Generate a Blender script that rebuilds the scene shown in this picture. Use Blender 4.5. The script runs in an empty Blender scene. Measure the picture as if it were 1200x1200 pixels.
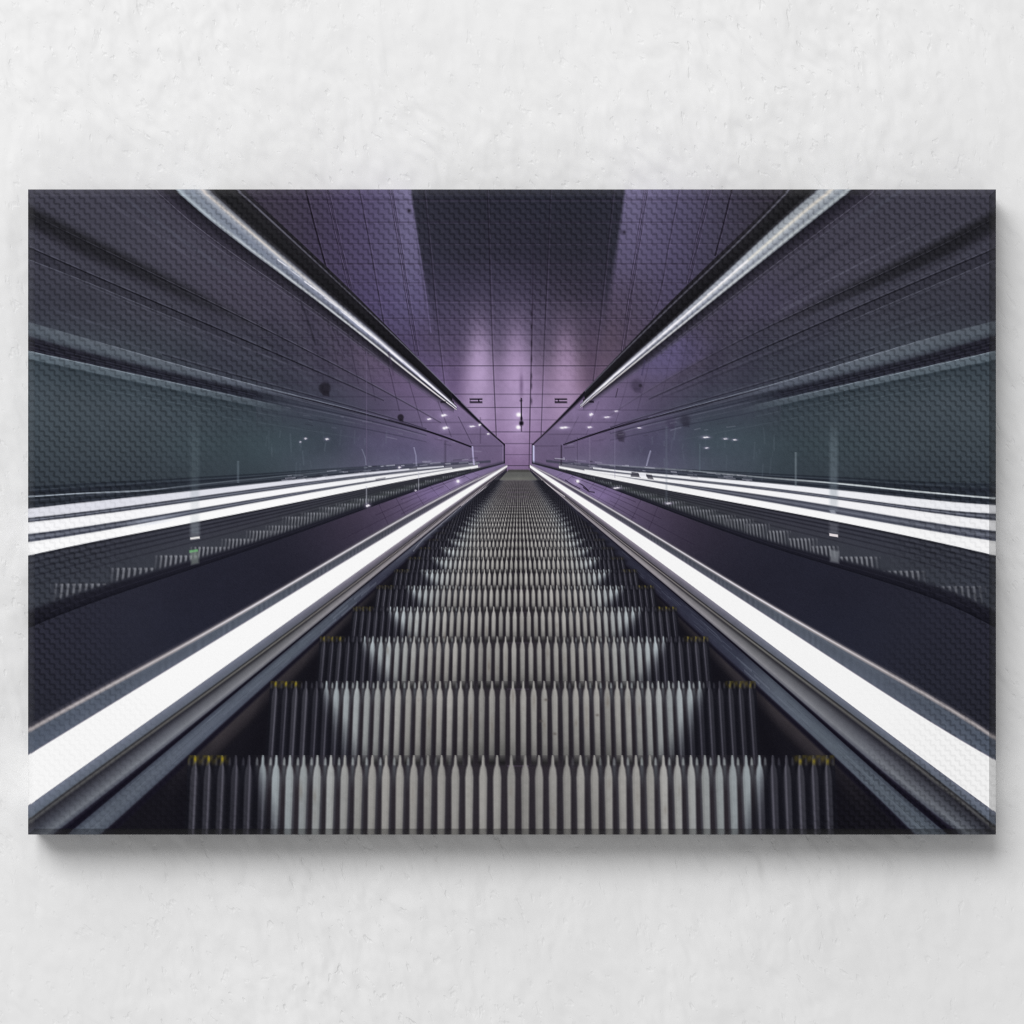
"""A photograph of a long escalator printed on canvas, hanging on a white
plastered wall.  One unit is one metre; the canvas is about 1.13 m wide."""
import bpy
import math
# ---------------------------------------------------------------- PRINT BEGIN
# The photograph printed on the canvas: ink laid down analytically on a dense
# sheet (one value per millimetre), in millimetres measured on the front sheet.
import numpy as np

SS = 2                                   # sub-samples per millimetre
PX0, PX1, PY0, PY1 = 33, 1167, 222, 978
NW, NH = (PX1 - PX0) * SS, (PY1 - PY0) * SS
XC = PX0 + (np.arange(NW) + .5) / SS
YC = PY0 + (np.arange(NH) + .5) / SS
IMG = np.zeros((NH, NW, 3), np.float32)
RNG = np.random.default_rng(7)


def spline(pts):
    """natural cubic through points (a, b); straight beyond the ends"""
    p = sorted(pts)
    a = np.array([q[0] for q in p], float)
    b = np.array([q[1] for q in p], float)
    n = len(a)
    if n < 4:
        def f(v):
            r = np.interp(v, a, b)
            lo = b[0] + (v - a[0]) * (b[1] - b[0]) / (a[1] - a[0])
            hi = b[-1] + (v - a[-1]) * (b[-1] - b[-2]) / (a[-1] - a[-2])
            return np.where(v < a[0], lo, np.where(v > a[-1], hi, r))
        return f
    # monotone-ish (Fritsch-Carlson) slopes: no overshoot
    h = np.diff(a)
    d = np.diff(b) / h
    m = np.zeros(n)
    for i in range(1, n - 1):
        if d[i - 1] * d[i] > 0:
            w1, w2 = 2 * h[i] + h[i - 1], h[i] + 2 * h[i - 1]
            m[i] = (w1 + w2) / (w1 / d[i - 1] + w2 / d[i])
    m[0], m[-1] = d[0], d[-1]

    def f(v):
        v = np.asarray(v, float)
        i = np.clip(np.searchsorted(a, v) - 1, 0, n - 2)
        t = (v - a[i]) / h[i]
        t2, t3 = t * t, t * t * t
        r = ((2 * t3 - 3 * t2 + 1) * b[i] + (t3 - 2 * t2 + t) * h[i] * m[i]
             + (-2 * t3 + 3 * t2) * b[i + 1] + (t3 - t2) * h[i] * m[i + 1])
        lo = b[0] + (v - a[0]) * m[0]
        hi = b[-1] + (v - a[-1]) * m[-1]
        return np.where(v < a[0], lo, np.where(v > a[-1], hi, r))
    return f


def sstep(a, b, v):
    t = np.clip((v - a) / (b - a), 0, 1)
    return t * t * (3 - 2 * t)


def as_fn(v):
    if callable(v):
        return v
    if isinstance(v, (list, tuple)):
        a = np.array([q[0] for q in v], float)
        b = np.array([q[1] for q in v], float)
        return lambda x: np.interp(x, a, b)
    return lambda x: np.full(np.shape(x), float(v))


def blend(r0, r1, c0, c1, col, al):
    s = IMG[r0:r1, c0:c1]
    s += (np.asarray(col, np.float32) - s) * al[..., None].astype(np.float32)


def colours(stops, t, x):
    """stops: [(t, rgb)...] or [(x, [(t, rgb)...])...] blended along x"""
    if isinstance(stops, tuple):
        return np.broadcast_to(np.array(stops, np.float32), t.shape + (3,))
    if not isinstance(stops[0][1], list):
        k = [q[0] for q in stops]
        return np.stack([np.interp(t, k, [q[1][c] for q in stops]) for c in range(3)], -1)
    if len(stops) == 1:
        return colours(stops[0][1], t, x)
    xs = [q[0] for q in stops]
    out = np.zeros(t.shape + (3,))
    for i, (xk, st) in enumerate(stops):
        e = np.zeros(len(xs))
        e[i] = 1
        w = np.interp(x, xs, e)
        if w.max() > 0:
            out += colours(st, t, x) * w[None, :, None]
    return out


def band(top, bot, stops, x0=PX0, x1=PX1, soft=.9, alpha=1., soft_b=None):
    """ink between two curves y = top(x) and y = bot(x)"""
    top = spline(top) if isinstance(top, list) else top
    bot = spline(bot) if isinstance(bot, list) else bot
    c0, c1 = np.searchsorted(XC, [max(x0, PX0), min(x1, PX1)])
    if c1 <= c0:
        return
    x = XC[c0:c1]
    yt, yb = top(x), bot(x)
    sb = soft if soft_b is None else soft_b
    m = max(soft, sb) + 1
    r0, r1 = np.searchsorted(YC, [yt.min() - m, yb.max() + m])
    if r1 <= r0:
        return
    y = YC[r0:r1, None]
    t = (y - yt) / np.maximum(yb - yt, .05)
    cov = np.clip((y - yt) / soft + .5, 0, 1) * np.clip((yb - y) / sb + .5, 0, 1)
    blend(r0, r1, c0, c1, colours(stops, np.clip(t, 0, 1), x), cov * as_fn(alpha)(x)[None, :])


def streak(pts, w, col, x0=None, x1=None, soft=.8, alpha=1., dy=0.):
    f = spline(pts) if isinstance(pts, list) else pts
    wf, df = as_fn(w), as_fn(dy)
    if isinstance(pts, list):
        x0 = min(p[0] for p in pts) if x0 is None else x0
        x1 = max(p[0] for p in pts) if x1 is None else x1
    # a stroke thinner than its soft edge only loses strength
    band(lambda x: f(x) + df(x) - wf(x) / 2, lambda x: f(x) + df(x) + wf(x) / 2, col,
         PX0 if x0 is None else x0, PX1 if x1 is None else x1, soft, alpha)


def vstroke(pts, w, col, alpha=1., soft=.8, dx=0.):
    """near-vertical stroke x = f(y)"""
    f = spline([(q[1], q[0]) for q in pts])
    ya, yb = min(q[1] for q in pts), max(q[1] for q in pts)
    r0, r1 = np.searchsorted(YC, [ya, yb])
    y = YC[r0:r1]
    if len(y) == 0:
        return
    xm = f(y) + dx
    wv = as_fn(w)(y)
    c0, c1 = np.searchsorted(XC, [xm.min() - wv.max() - 2, xm.max() + wv.max() + 2])
    cov = np.clip((wv[:, None] / 2 - np.abs(XC[None, c0:c1] - xm[:, None])) / soft + .5, 0, 1)
    blend(r0, r1, c0, c1, col, cov * as_fn(alpha)(y)[:, None])


def poly(pts, col, alpha=1., soft=.8):
    P = np.array(pts, float)
    m = soft + 1
    c0, c1 = np.searchsorted(XC, [P[:, 0].min() - m, P[:, 0].max() + m])
    r0, r1 = np.searchsorted(YC, [P[:, 1].min() - m, P[:, 1].max() + m])
    if c1 <= c0 or r1 <= r0:
        return
    x, y = XC[None, c0:c1], YC[r0:r1, None]
    d = np.full((r1 - r0, c1 - c0), 1e9)
    ins = np.zeros(d.shape, bool)
    for (ax, ay), (bx, by) in zip(P, np.roll(P, -1, 0)):
        ex, ey = bx - ax, by - ay
        t = np.clip(((x - ax) * ex + (y - ay) * ey) / (ex * ex + ey * ey + 1e-9), 0, 1)
        d = np.minimum(d, np.hypot(x - ax - t * ex, y - ay - t * ey))
        if ey != 0:
            ins ^= ((ay > y) != (by > y)) & (x < ex * (y - ay) / ey + ax)
    sd = np.where(ins, d, -d)
    cov = np.clip(sd / soft + .5, 0, 1)
    a = alpha(x, y) if callable(alpha) else alpha
    blend(r0, r1, c0, c1, col, cov * a)


def blob(cx, cy, rx, ry, col, alpha=1., p=2., mul=None):
    c0, c1 = np.searchsorted(XC, [cx - 3 * rx, cx + 3 * rx])
    r0, r1 = np.searchsorted(YC, [cy - 3 * ry, cy + 3 * ry])
    if c1 <= c0 or r1 <= r0:
        return
    q = ((XC[None, c0:c1] - cx) / rx) ** 2 + ((YC[r0:r1, None] - cy) / ry) ** 2
    a = np.exp(-q ** (p / 2)) * alpha
    if mul is not None:
        a = a * mul[r0:r1, c0:c1]
    blend(r0, r1, c0, c1, col, a)


def table(xs, ys, rows):
    """a smooth colour field through a grid of swatches"""
    T = np.array(rows, float)
    out = np.zeros((NH, NW, 3), np.float32)
    rx = np.stack([np.stack([spline(list(zip(xs, T[j, :, c])))(np.clip(XC, xs[0], xs[-1]))
                             for c in range(3)], -1) for j in range(len(ys))])
    yv = np.clip(YC, ys[0], ys[-1])
    j = np.clip(np.searchsorted(ys, yv) - 1, 0, len(ys) - 2)
    ya = np.array(ys, float)
    t = (yv - ya[j]) / (ya[j + 1] - ya[j])
    t = (t * .5 + .5 * t * t * (3 - 2 * t))[:, None, None]
    out[:] = rx[j] * (1 - t) + rx[j + 1] * t
    return out


def grey(field, k):
    lum = field @ np.array((.3, .5, .2), np.float32)
    return field + (lum[..., None] - field) * k


def put(field, mask):
    IMG[:] = IMG + (field - IMG) * mask[..., None]


def noise(cell, octaves=1, seed=0):
    """value noise over the whole sheet, about -1..1"""
    r = np.random.default_rng(seed)
    out = np.zeros((NH, NW), np.float32)
    amp, tot = 1., 0.
    cx, cy = (cell if isinstance(cell, tuple) else (cell, cell))
    for _ in range(octaves):
        gw, gh = int((PX1 - PX0) / cx) + 3, int((PY1 - PY0) / cy) + 3
        g = r.uniform(-1, 1, (gh, gw)).astype(np.float32)
        u, v = (XC - PX0) / cx, (YC - PY0) / cy
        iu, iv = u.astype(int), v.astype(int)
        fu, fv = u - iu, v - iv
        fu, fv = fu * fu * (3 - 2 * fu), (fv * fv * (3 - 2 * fv))[:, None]
        a = g[iv][:, iu] * (1 - fu) + g[iv][:, iu + 1] * fu
        b = g[iv + 1][:, iu] * (1 - fu) + g[iv + 1][:, iu + 1] * fu
        out += (a * (1 - fv) + b * fv) * amp
        tot += amp
        amp *= .5
        cx, cy = max(cx / 2, .5), max(cy / 2, .5)
    return out / tot


def region(top=None, bot=None, x0=PX0, x1=PX1, soft=1.):
    m = np.ones((NH, NW), np.float32)
    if top is not None:
        m *= np.clip((YC[:, None] - spline(top)(XC)[None, :]) / soft + .5, 0, 1)
    if bot is not None:
        m *= np.clip((spline(bot)(XC)[None, :] - YC[:, None]) / soft + .5, 0, 1)
    return m * ((XC >= x0) & (XC < x1))[None, :]


def pair(fn):
    for s in (0, 1):
        fn(s)


# ---- curves measured on the print, [left, right] -------------------------
RAIL_OUT = [[(274, 212), (285.4, 222), (328, 260), (372, 301), (400, 331), (422, 352), (451.3, 380.5), (473, 402), (502.6, 431), (532, 462), (555, 487), (576, 506.5), (592, 520.5)],
            [(625, 519), (646, 499), (660, 485), (686.4, 456), (718.6, 421), (748, 391.5), (777, 363.7), (806.5, 333), (837, 303), (870, 271), (897, 245), (918, 224), (930, 212)]]
RAIL_TOP = [[(234, 213), (244.4, 222), (284, 257), (328, 295), (372, 334), (400, 357.5), (444, 393), (488, 432.6), (524.5, 466), (539, 478.7)],
            [(674, 479.5), (704, 451.6), (733, 425), (777, 385.7), (819.7, 348.3), (850, 319), (900, 272.5), (959, 222), (970, 213)]]
RAIL_BOT = [[(195, 213), (205, 222), (240, 253), (284, 287), (328, 321.6), (372, 354), (400, 375), (444, 409), (488, 445.7), (534, 479.8)],
            [(676, 481), (704, 459), (733, 434.8), (777, 399), (819.7, 366), (850, 341), (900, 301), (950, 260.5), (999, 222), (1010, 213)]]
LIGHT_LINE = [[(266, 212), (279, 223.5), (313, 254), (342.6, 280.6), (372, 308), (400, 337), (429.3, 362.2), (458.6, 390), (488, 418), (502.6, 432.4), (532, 463), (575, 506.5)],
              [(646, 500), (686, 458.5), (733, 409), (762.6, 381), (792, 353.4), (816.8, 330), (837, 311), (870, 279), (900, 247), (925, 222), (935, 212)]]
L1 = [[(33, 250), (108, 285), (175, 317), (225, 344), (297, 380), (350, 402.5), (400, 430), (450, 457.5), (487, 477.5), (517, 494)],
      [(707, 491), (750, 461), (800, 434), (850, 407.5), (900, 382), (937, 365), (987, 342), (1040, 316), (1100, 288), (1166, 256)]]
L2 = [[(33, 290), (75, 307), (150, 337), (222, 372), (297, 404), (350, 424), (400, 446), (450, 469)],
      [(760, 467), (800, 450), (825, 437), (900, 405), (950, 384), (1025, 350), (1120, 310), (1166, 291)]]
L2B = [[(33, 304), (105, 332), (175, 361), (212, 376), (300, 412)],
       [(915, 411), (1000, 374), (1100, 332), (1166, 305)]]
C_TOP = [[(33, 377), (100, 397), (150, 411), (200, 425), (297, 450), (350, 464), (400, 477), (450, 491), (485, 499.5), (520, 511), (553, 524)],
         [(660, 521), (683, 513.5), (730, 498), (775, 485), (825, 472), (900, 454), (950, 436), (1025, 415), (1100, 394), (1166, 376)]]
C_BOT = [[(33, 394), (100, 413), (150, 424), (225, 443), (297, 458), (350, 470), (400, 481), (450, 493)],
         [(765, 490), (825, 476), (900, 461), (950, 450), (1025, 430), (1100, 411), (1166, 394)]]
C_LIT = [[(33, 412), (100, 426), (150, 436), (212, 451), (297, 469), (350, 480)],
         [(860, 480), (900, 471), (950, 460), (1025, 444), (1100, 426), (1166, 412)]]
C_LIT_B = [[(33, 422), (100, 435), (150, 445), (225, 462), (297, 477), (350, 486)],
           [(860, 488), (900, 478), (950, 467), (1025, 451), (1100, 437), (1166, 422)]]
W1T = [[(33, 596), (100, 589), (175, 580), (250, 573), (297, 567.5), (400, 556.5), (450, 551.5), (500, 547.8), (522, 545.6)],
       [(684, 546.5), (700, 548), (750, 553.5), (825, 560), (900, 565.5), (975, 574), (1075, 584), (1166, 592)]]
W1B = [[(33, 607), (100, 599.5), (175, 589.5), (250, 579.5), (297, 573), (400, 560), (450, 554), (500, 549.5), (522, 547)],
       [(684, 548), (700, 550), (750, 556), (825, 563.5), (900, 571), (975, 581.5), (1075, 593.5), (1166, 602)]]
W2T = [[(33, 612), (100, 605), (175, 595), (250, 584), (297, 578), (400, 563.5), (450, 557), (500, 551), (530, 548)],
       [(684, 550), (750, 557.5), (825, 566), (900, 575), (975, 584), (1075, 599), (1166, 610)]]
W2B = [[(33, 625.5), (100, 617.5), (175, 605), (250, 592.5), (297, 585), (400, 569), (450, 561), (500, 553.5), (530, 549.5)],
       [(684, 552), (750, 561), (825, 571), (900, 581), (975, 592), (1075, 610), (1166, 622)]]
W3T = [[(33, 635), (100, 626), (175, 612.5), (250, 597.5), (297, 589.5), (350, 580.5), (400, 571), (450, 562.5), (500, 555), (540, 547.5), (560, 545.5)],
       [(653, 545.8), (700, 553.5), (750, 562.5), (825, 575.5), (900, 588), (975, 601), (1075, 620), (1166, 634)]]
W3B = [[(33, 651), (100, 637.5), (175, 622.5), (250, 607.5), (297, 599), (350, 588), (400, 579), (450, 568), (500, 559), (540, 551.5), (560, 548.5)],
       [(653, 548.5), (700, 559), (750, 568), (825, 583.5), (900, 596), (975, 610), (1075, 631), (1166, 651)]]
SKIRT2 = [[(33, 735), (100, 712), (175, 685), (250, 656), (300, 642), (350, 625), (400, 607), (450, 590), (487, 576), (525, 562.5), (562, 551), (590, 544)],
          [(624, 544), (650, 550), (675, 557.5), (725, 577), (775, 596), (825, 615), (900, 640), (950, 653), (1025, 680), (1100, 707), (1166, 734)]]
BEIGE = [[(33, 856), (100, 817), (175, 775), (245, 740), (300, 708.5), (350, 678), (400, 647), (450, 618), (500, 591), (550, 566), (592, 546)],
         [(622.5, 545.5), (650, 558), (700, 587.5), (750, 617.5), (825, 661.5), (900, 707), (954, 740), (1025, 780), (1100, 822), (1166, 864)]]
WHT_T = [[(33, 885), (100, 845), (175, 797), (250, 753), (300, 722), (350, 692), (400, 660), (450, 630), (500, 600.5), (540, 577), (570, 559), (594, 545.5)],
         [(621.5, 545.5), (660, 568.5), (700, 595), (750, 626), (825, 674), (897, 720), (926, 740), (1025, 806), (1100, 851), (1166, 891)]]
WHT_B = [[(33, 944), (75, 915), (125, 880), (200, 826), (297, 757), (350, 720), (406, 679), (450, 648), (500, 613), (540, 584), (570, 563.5), (593, 548.3)],
         [(621, 547.7), (660, 577), (700, 604), (748, 640), (825, 697), (900, 754), (975, 810), (1050, 865), (1166, 952)]]
J_BOT = [[(33, 962), (75, 929), (150, 877), (225, 823), (280, 782), (330, 745), (380, 709), (413, 684), (450, 657), (500, 619.5), (540, 587.5), (592, 550)],
         [(621, 549), (660, 580.5), (700, 611), (740, 641), (837, 716), (900, 766), (1025, 856), (1157, 962), (1180, 980)]]
BLACK = [[(72, 978), (180, 888.5), (226.7, 850.5), (273.3, 814.5), (312, 781.5), (360, 741), (400, 707), (441.7, 673), (466.7, 653.5), (499, 627), (540, 593.5), (592, 551.3)],
         [(621, 550.3), (660, 586), (700, 619.5), (730, 643), (780, 686), (820, 720.5), (860, 756), (900, 790.5), (935, 821), (970, 852), (1005, 882.5), (1039, 910.5), (1115, 977)]]
SK_BOT = [[(33, 1052), (120, 976), (180, 919), (218.5, 886), (250, 859), (285, 829), (319, 799), (350, 769), (375, 746), (400, 722.5), (425, 700), (450, 679), (475, 657.5), (496, 638), (540, 603), (592, 553)],
          [(621, 552), (660, 592), (700, 630), (740, 668), (780, 705), (810, 733), (830, 752.5), (850, 771.5), (870, 790), (900, 814), (923, 834.5), (946.7, 857.5), (970, 881), (1005, 912), (1070, 976)]]
BLACK_W = [(33, 15.), (110, 11.), (180, 7.2), (240, 5.2), (300, 3.6), (400, 2.3), (500, 1.6), (592, .9)]     # its width, by left-hand distance


def straighten(pts, deg=4):
    """even out the reading error of a curve: weighted cubic, held at its far end"""
    p = np.array(sorted(pts), float)
    wgt = 1. / (.6 + np.abs(p[:, 0] - 607.) / 260.)
    c = np.polyfit((p[:, 0] - 607.) / 300., p[:, 1], min(deg, len(p) - 2), w=wgt)
    xs_ = np.linspace(p[0, 0], p[-1, 0], 16)
    return list(zip(xs_, np.polyval(c, (xs_ - 607.) / 300.)))


for _c, _d in ((RAIL_OUT, 4), (RAIL_TOP, 4), (RAIL_BOT, 4), (LIGHT_LINE, 4), (L1, 3), (L2, 3), (C_TOP, 4), (C_BOT, 3), (C_LIT, 2), (C_LIT_B, 2),
               (W1T, 4), (W1B, 4), (W2T, 4), (W2B, 4), (W3T, 4), (W3B, 4), (SKIRT2, 4), (BEIGE, 4), (WHT_T, 4), (WHT_B, 4),
               (J_BOT, 4), (BLACK, 4), (SK_BOT, 4)):
    for _s in (0, 1):
        _c[_s] = straighten(_c[_s], _d)
FAR = [(PX0, 600.), (614., PX1)]          # x range of each side
MX = [lambda x: x, lambda x: 1215. - x]   # left distance -> this side


def sx(s, a, b):
    """x interval given in left-hand coordinates"""
    return (a, b) if s == 0 else (1215. - b, 1215. - a)


def sk(s, keys):
    """stops along x, given in left-hand coordinates"""
    return keys if s == 0 else [(1215. - k, v) for k, v in reversed(keys)]


# ---- 1 ceiling and end wall ----------------------------------------------
def ceiling():
    xs = [300, 360, 420, 455, 480, 505, 545, 607, 680, 715, 740, 790, 850, 900]
    lit = table(xs, [222, 300, 350, 400, 450, 500, 550], [
        [(60, 52, 70), (66, 56, 82), (80, 68, 108), (92, 82, 124), (112, 103, 147), (108, 98, 142), (100, 90, 130), (100, 90, 130), (100, 90, 130), (104, 95, 136), (106, 97, 140), (86, 78, 116), (66, 60, 84), (54, 49, 63)],
        [(60, 52, 70), (64, 54, 82), (78, 66, 106), (88, 78, 120), (100, 91, 135), (98, 88, 130), (92, 80, 120), (92, 80, 120), (86, 76, 112), (90, 80, 118), (92, 82, 122), (80, 71, 108), (64, 58, 82), (54, 49, 63)],
        [(60, 52, 70), (64, 54, 82), (74, 62, 104), (82, 70, 116), (90, 80, 126), (90, 78, 122), (90, 76, 112), (90, 76, 112), (84, 70, 98), (82, 68, 98), (80, 68, 98), (78, 68, 104), (64, 58, 82), (54, 49, 63)],
        [(60, 52, 70), (64, 54, 82), (74, 62, 104), (78, 66, 108), (80, 66, 108), (82, 68, 104), (90, 74, 108), (96, 80, 112), (92, 74, 98), (88, 70, 94), (84, 68, 94), (78, 66, 100), (64, 58, 82), (54, 49, 63)],
        [(60, 52, 70), (64, 54, 82), (74, 62, 104), (80, 66, 108), (90, 74, 116), (98, 80, 124), (124, 101, 142), (136, 112, 152), (120, 96, 124), (106, 84, 112), (100, 80, 110), (80, 66, 100), (64, 58, 82), (54, 49, 63)],
        [(60, 52, 70), (64, 54, 82), (74, 62, 104), (90, 74, 112), (104, 84, 122), (112, 90, 130), (130, 106, 148), (142, 116, 158), (132, 106, 144), (118, 94, 132), (112, 88, 126), (80, 66, 100), (64, 58, 82), (54, 49, 63)],
        [(60, 52, 70), (64, 54, 82), (74, 62, 104), (90, 74, 112), (100, 80, 118), (104, 82, 120), (106, 84, 122), (118, 92, 132), (112, 88, 126), (108, 84, 122), (104, 82, 118), (80, 66, 100), (64, 58, 82), (54, 49, 63)]])
    IMG[:] = grey(lit, .24) + (lit * 1.05 - grey(lit, .24)) * sstep(400, 460, YC)[:, None, None].astype(np.float32) * .55
    # the unlit strip down the middle of the ceiling
    dark = table([480, 530, 607, 680, 730], [222, 290, 340, 380, 420], [
        [(50, 46, 57), (47, 43, 54), (46, 43, 54), (45, 42, 52), (48, 44, 55)],
        [(50, 45, 58), (50, 45, 58), (51, 45, 59), (48, 43, 54), (48, 44, 55)],
        [(56, 48, 66), (62, 53, 74), (66, 56, 77), (58, 49, 64), (56, 48, 64)],
        [(66, 55, 80), (76, 63, 90), (84, 70, 96), (76, 62, 82), (68, 56, 76)],
        [(78, 64, 92), (88, 73, 104), (100, 82, 114), (90, 72, 95), (80, 64, 88)]])
    le = spline([(222, 481.5), (300, 492), (350, 500), (395, 507), (440, 513)])(YC)
    re = spline([(222, 732.5), (300, 722), (387, 709), (440, 703)])(YC)
    w = np.interp(YC, [222, 330, 400], [3, 7, 16])[:, None]
    m = np.clip((XC[None, :] - le[:, None]) / w + .5, 0, 1) * np.clip((re[:, None] - XC[None, :]) / w + .5, 0, 1)
    put(grey(dark, .2) + np.array((-2., .5, 4.), np.float32), m * np.interp(YC, [330, 385, 425], [1, .75, 0])[:, None])
    # washes from the spotlights
    for cx, cy, rx, ry, c, a in [
            (562, 455, 15, 62, (192, 168, 208), .74), (607, 460, 17, 66, (190, 164, 206), .72), (662, 455, 15, 58, (184, 156, 194), .62),
            (562, 420, 11, 34, (184, 160, 200), .38), (604, 425, 12, 38, (178, 152, 192), .34), (664, 425, 12, 34, (172, 144, 182), .32),
            (560, 470, 28, 24, (164, 142, 180), .4), (612, 478, 40, 26, (166, 144, 182), .42), (660, 474, 26, 24, (162, 139, 173), .34),
            (533, 440, 9, 46, (74, 60, 92), .35), (694, 430, 10, 50, (74, 58, 82), .4)]:
        blob(cx, cy, rx, ry, c, a, 2.2)
    # panel joints
    for i, y in enumerate([234.2, 260.2, 285.4, 309, 331.5, 353, 373, 392.5, 411, 428.7, 445.5, 462, 477.5, 492, 506, 519.8, 532.7, 545.6]):
        a = .4 + .16 * np.sin(i * 2.3)
        streak([(PX0, y), (PX1, y)], 1., (38, 30, 46), alpha=min(.6, a + (.06 if y > 400 else 0)))
        streak([(PX0, y + 1.4), (PX1, y + 1.4)], 1., (150, 128, 170), alpha=.13)
    vs = [([(358, 222), (368, 262), (382, 313)], 1.9, .92), ([(421, 222), (433, 285), (450, 381)], 1.1, .6),
          ([(497, 222), (505, 300), (512, 372), (521, 452)], 1., .5), ([(571, 222), (573.5, 300), (576, 375), (579, 450), (581.5, 512)], 1.1, .6),
          ([(645, 222), (642, 300), (640, 350), (636, 450), (634, 512)], 1., .55), ([(719, 222), (711, 300), (704, 370), (695, 447)], 1., .5),
          ([(796, 222), (784, 285), (772, 350), (764, 372)], 1., .5), ([(857.5, 222), (848, 262), (838, 300)], 1.7, .92)]
    for pts, w, a in vs:
        vstroke(pts, w, (30, 24, 36), a)
        vstroke(pts, .9, (150, 130, 172), .14, dx=1.5)
    for pts in ([(383, 222), (396, 280), (411, 341)], [(458, 222), (468, 285), (478, 350), (489, 417)],
                [(757, 222), (747, 290), (738, 350), (730, 412)], [(831, 222), (820, 270), (806, 332)]):
        for d, a in ((-1.9, .62), (0, .6), (1.9, .62)):
            vstroke(pts, .8, (34, 27, 42), a, dx=d)
        vstroke(pts, .7, (150, 132, 172), .3, dx=-.9)
        vstroke(pts, .7, (150, 132, 172), .22, dx=2.9)
    vstroke([(625, 240), (624.5, 325), (622.5, 425), (621, 490), (620, 549)], [(240, .6), (380, 1.2), (480, 1.3), (550, .9)], (36, 26, 42),
            [(240, .2), (320, .5), (380, .75), (480, .7), (550, .55)])
    for y in (367, 383, 402, 421, 441, 452, 470):
        blob(622.8, y, 1.1, 4, (26, 20, 30), .55)
    vstroke([(482.5, 240), (490, 285), (497, 330), (505, 390)], 1.4, (128, 116, 160), .35)
    for x, y in ((479.5, 247), (731.5, 272)):
        blob(x, y, 2.4, 2.2, (40, 35, 48), .9)
    # lamp on its stem, vents, lights seen on the wall
    blob(611, 452, 2.2, 14, (84, 64, 96), .55)
    for x, y, r, a in ((607.8, 486, 2.9, 1), (607.3, 500.7, 2.6, 1)):
        blob(x, y, r * 2.3, r * 2.1, (205, 180, 228), .45)
        blob(x, y, r, r * .9, (255, 252, 255), a, 3)
    vstroke([(610.8, 466), (611, 492)], 1.5, (22, 18, 26), .92)
    vstroke([(611, 499), (611.2, 506)], 1.2, (40, 30, 46), .8)
    blob(611, 496, 2.7, 3.2, (20, 17, 24), 1, 4)
    blob(611, 490.5, 1.5, 3, (20, 17, 24), .9, 4)
    blob(610.6, 469.5, 1.6, 1.2, (20, 17, 24), .8)
    for x0, x1, d in ((550.5, 565.3, 10.5), (650, 664.5, 4.5)):
        poly([(x0, 466.8), (x1, 466.8), (x1, 468.6), (x0, 468.6)], (22, 18, 26), .95)
        poly([(x0, 470.4), (x1, 470.4), (x1, 472.4), (x0, 472.4)], (22, 18, 26), .95)
        vstroke([(x0 + d, 466.8), (x0 + d, 472)], 1.4, (22, 18, 26), .9)
        vstroke([(x0 + .6, 466.8), (x0 + .6, 472)], .9, (40, 32, 46), .6)


# ---- 2 glass balustrades with their reflections --------------------------
GX = [33, 150, 230, 300, 380, 430, 480, 520, 560, 592]
GY = [222, 300, 360, 420, 480, 520, 560, 620]
GLASS = [
    [(62, 60, 73), (64, 61, 76), (62, 58, 72), (58, 54, 68), (58, 54, 68), (60, 54, 72), (70, 60, 84), (80, 66, 96), (90, 72, 104), (96, 76, 110)],
    [(60, 59, 72), (63, 61, 75), (66, 62, 78), (66, 61, 77), (60, 55, 70), (62, 55, 74), (72, 60, 86), (84, 68, 98), (92, 74, 108), (98, 78, 112)],
    [(54, 55, 67), (58, 58, 70), (62, 60, 74), (64, 59, 76), (66, 58, 78), (68, 58, 80), (78, 64, 92), (90, 72, 104), (96, 78, 112), (100, 80, 116)],
    [(62, 73, 82), (60, 68, 78), (56, 60, 72), (55, 56, 70), (64, 57, 77), (82, 67, 94), (98, 78, 112), (104, 82, 120), (108, 86, 126), (112, 88, 128)],
    [(64, 77, 84), (62, 74, 82), (58, 70, 78), (54, 62, 73), (54, 57, 73), (66, 60, 84), (92, 76, 112), (112, 90, 132), (118, 95, 138), (118, 95, 138)],
    [(60, 72, 79), (58, 70, 77), (54, 69, 75), (51, 65, 72), (52, 61, 74), (72, 67, 96), (84, 74, 106), (96, 78, 116), (96, 77, 114), (100, 80, 118)],
    [(52, 62, 70), (52, 62, 70), (50, 61, 68), (49, 60, 68), (52, 60, 72), (66, 64, 88), (80, 72, 102), (92, 76, 110), (92, 74, 108), (96, 76, 112)],
    [(48, 50, 60), (46, 48, 58), (44, 46, 55), (42, 44, 54), (44, 44, 56), (50, 46, 62), (60, 52, 74), (70, 56, 82), (76, 60, 90), (80, 64, 94)]]


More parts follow.
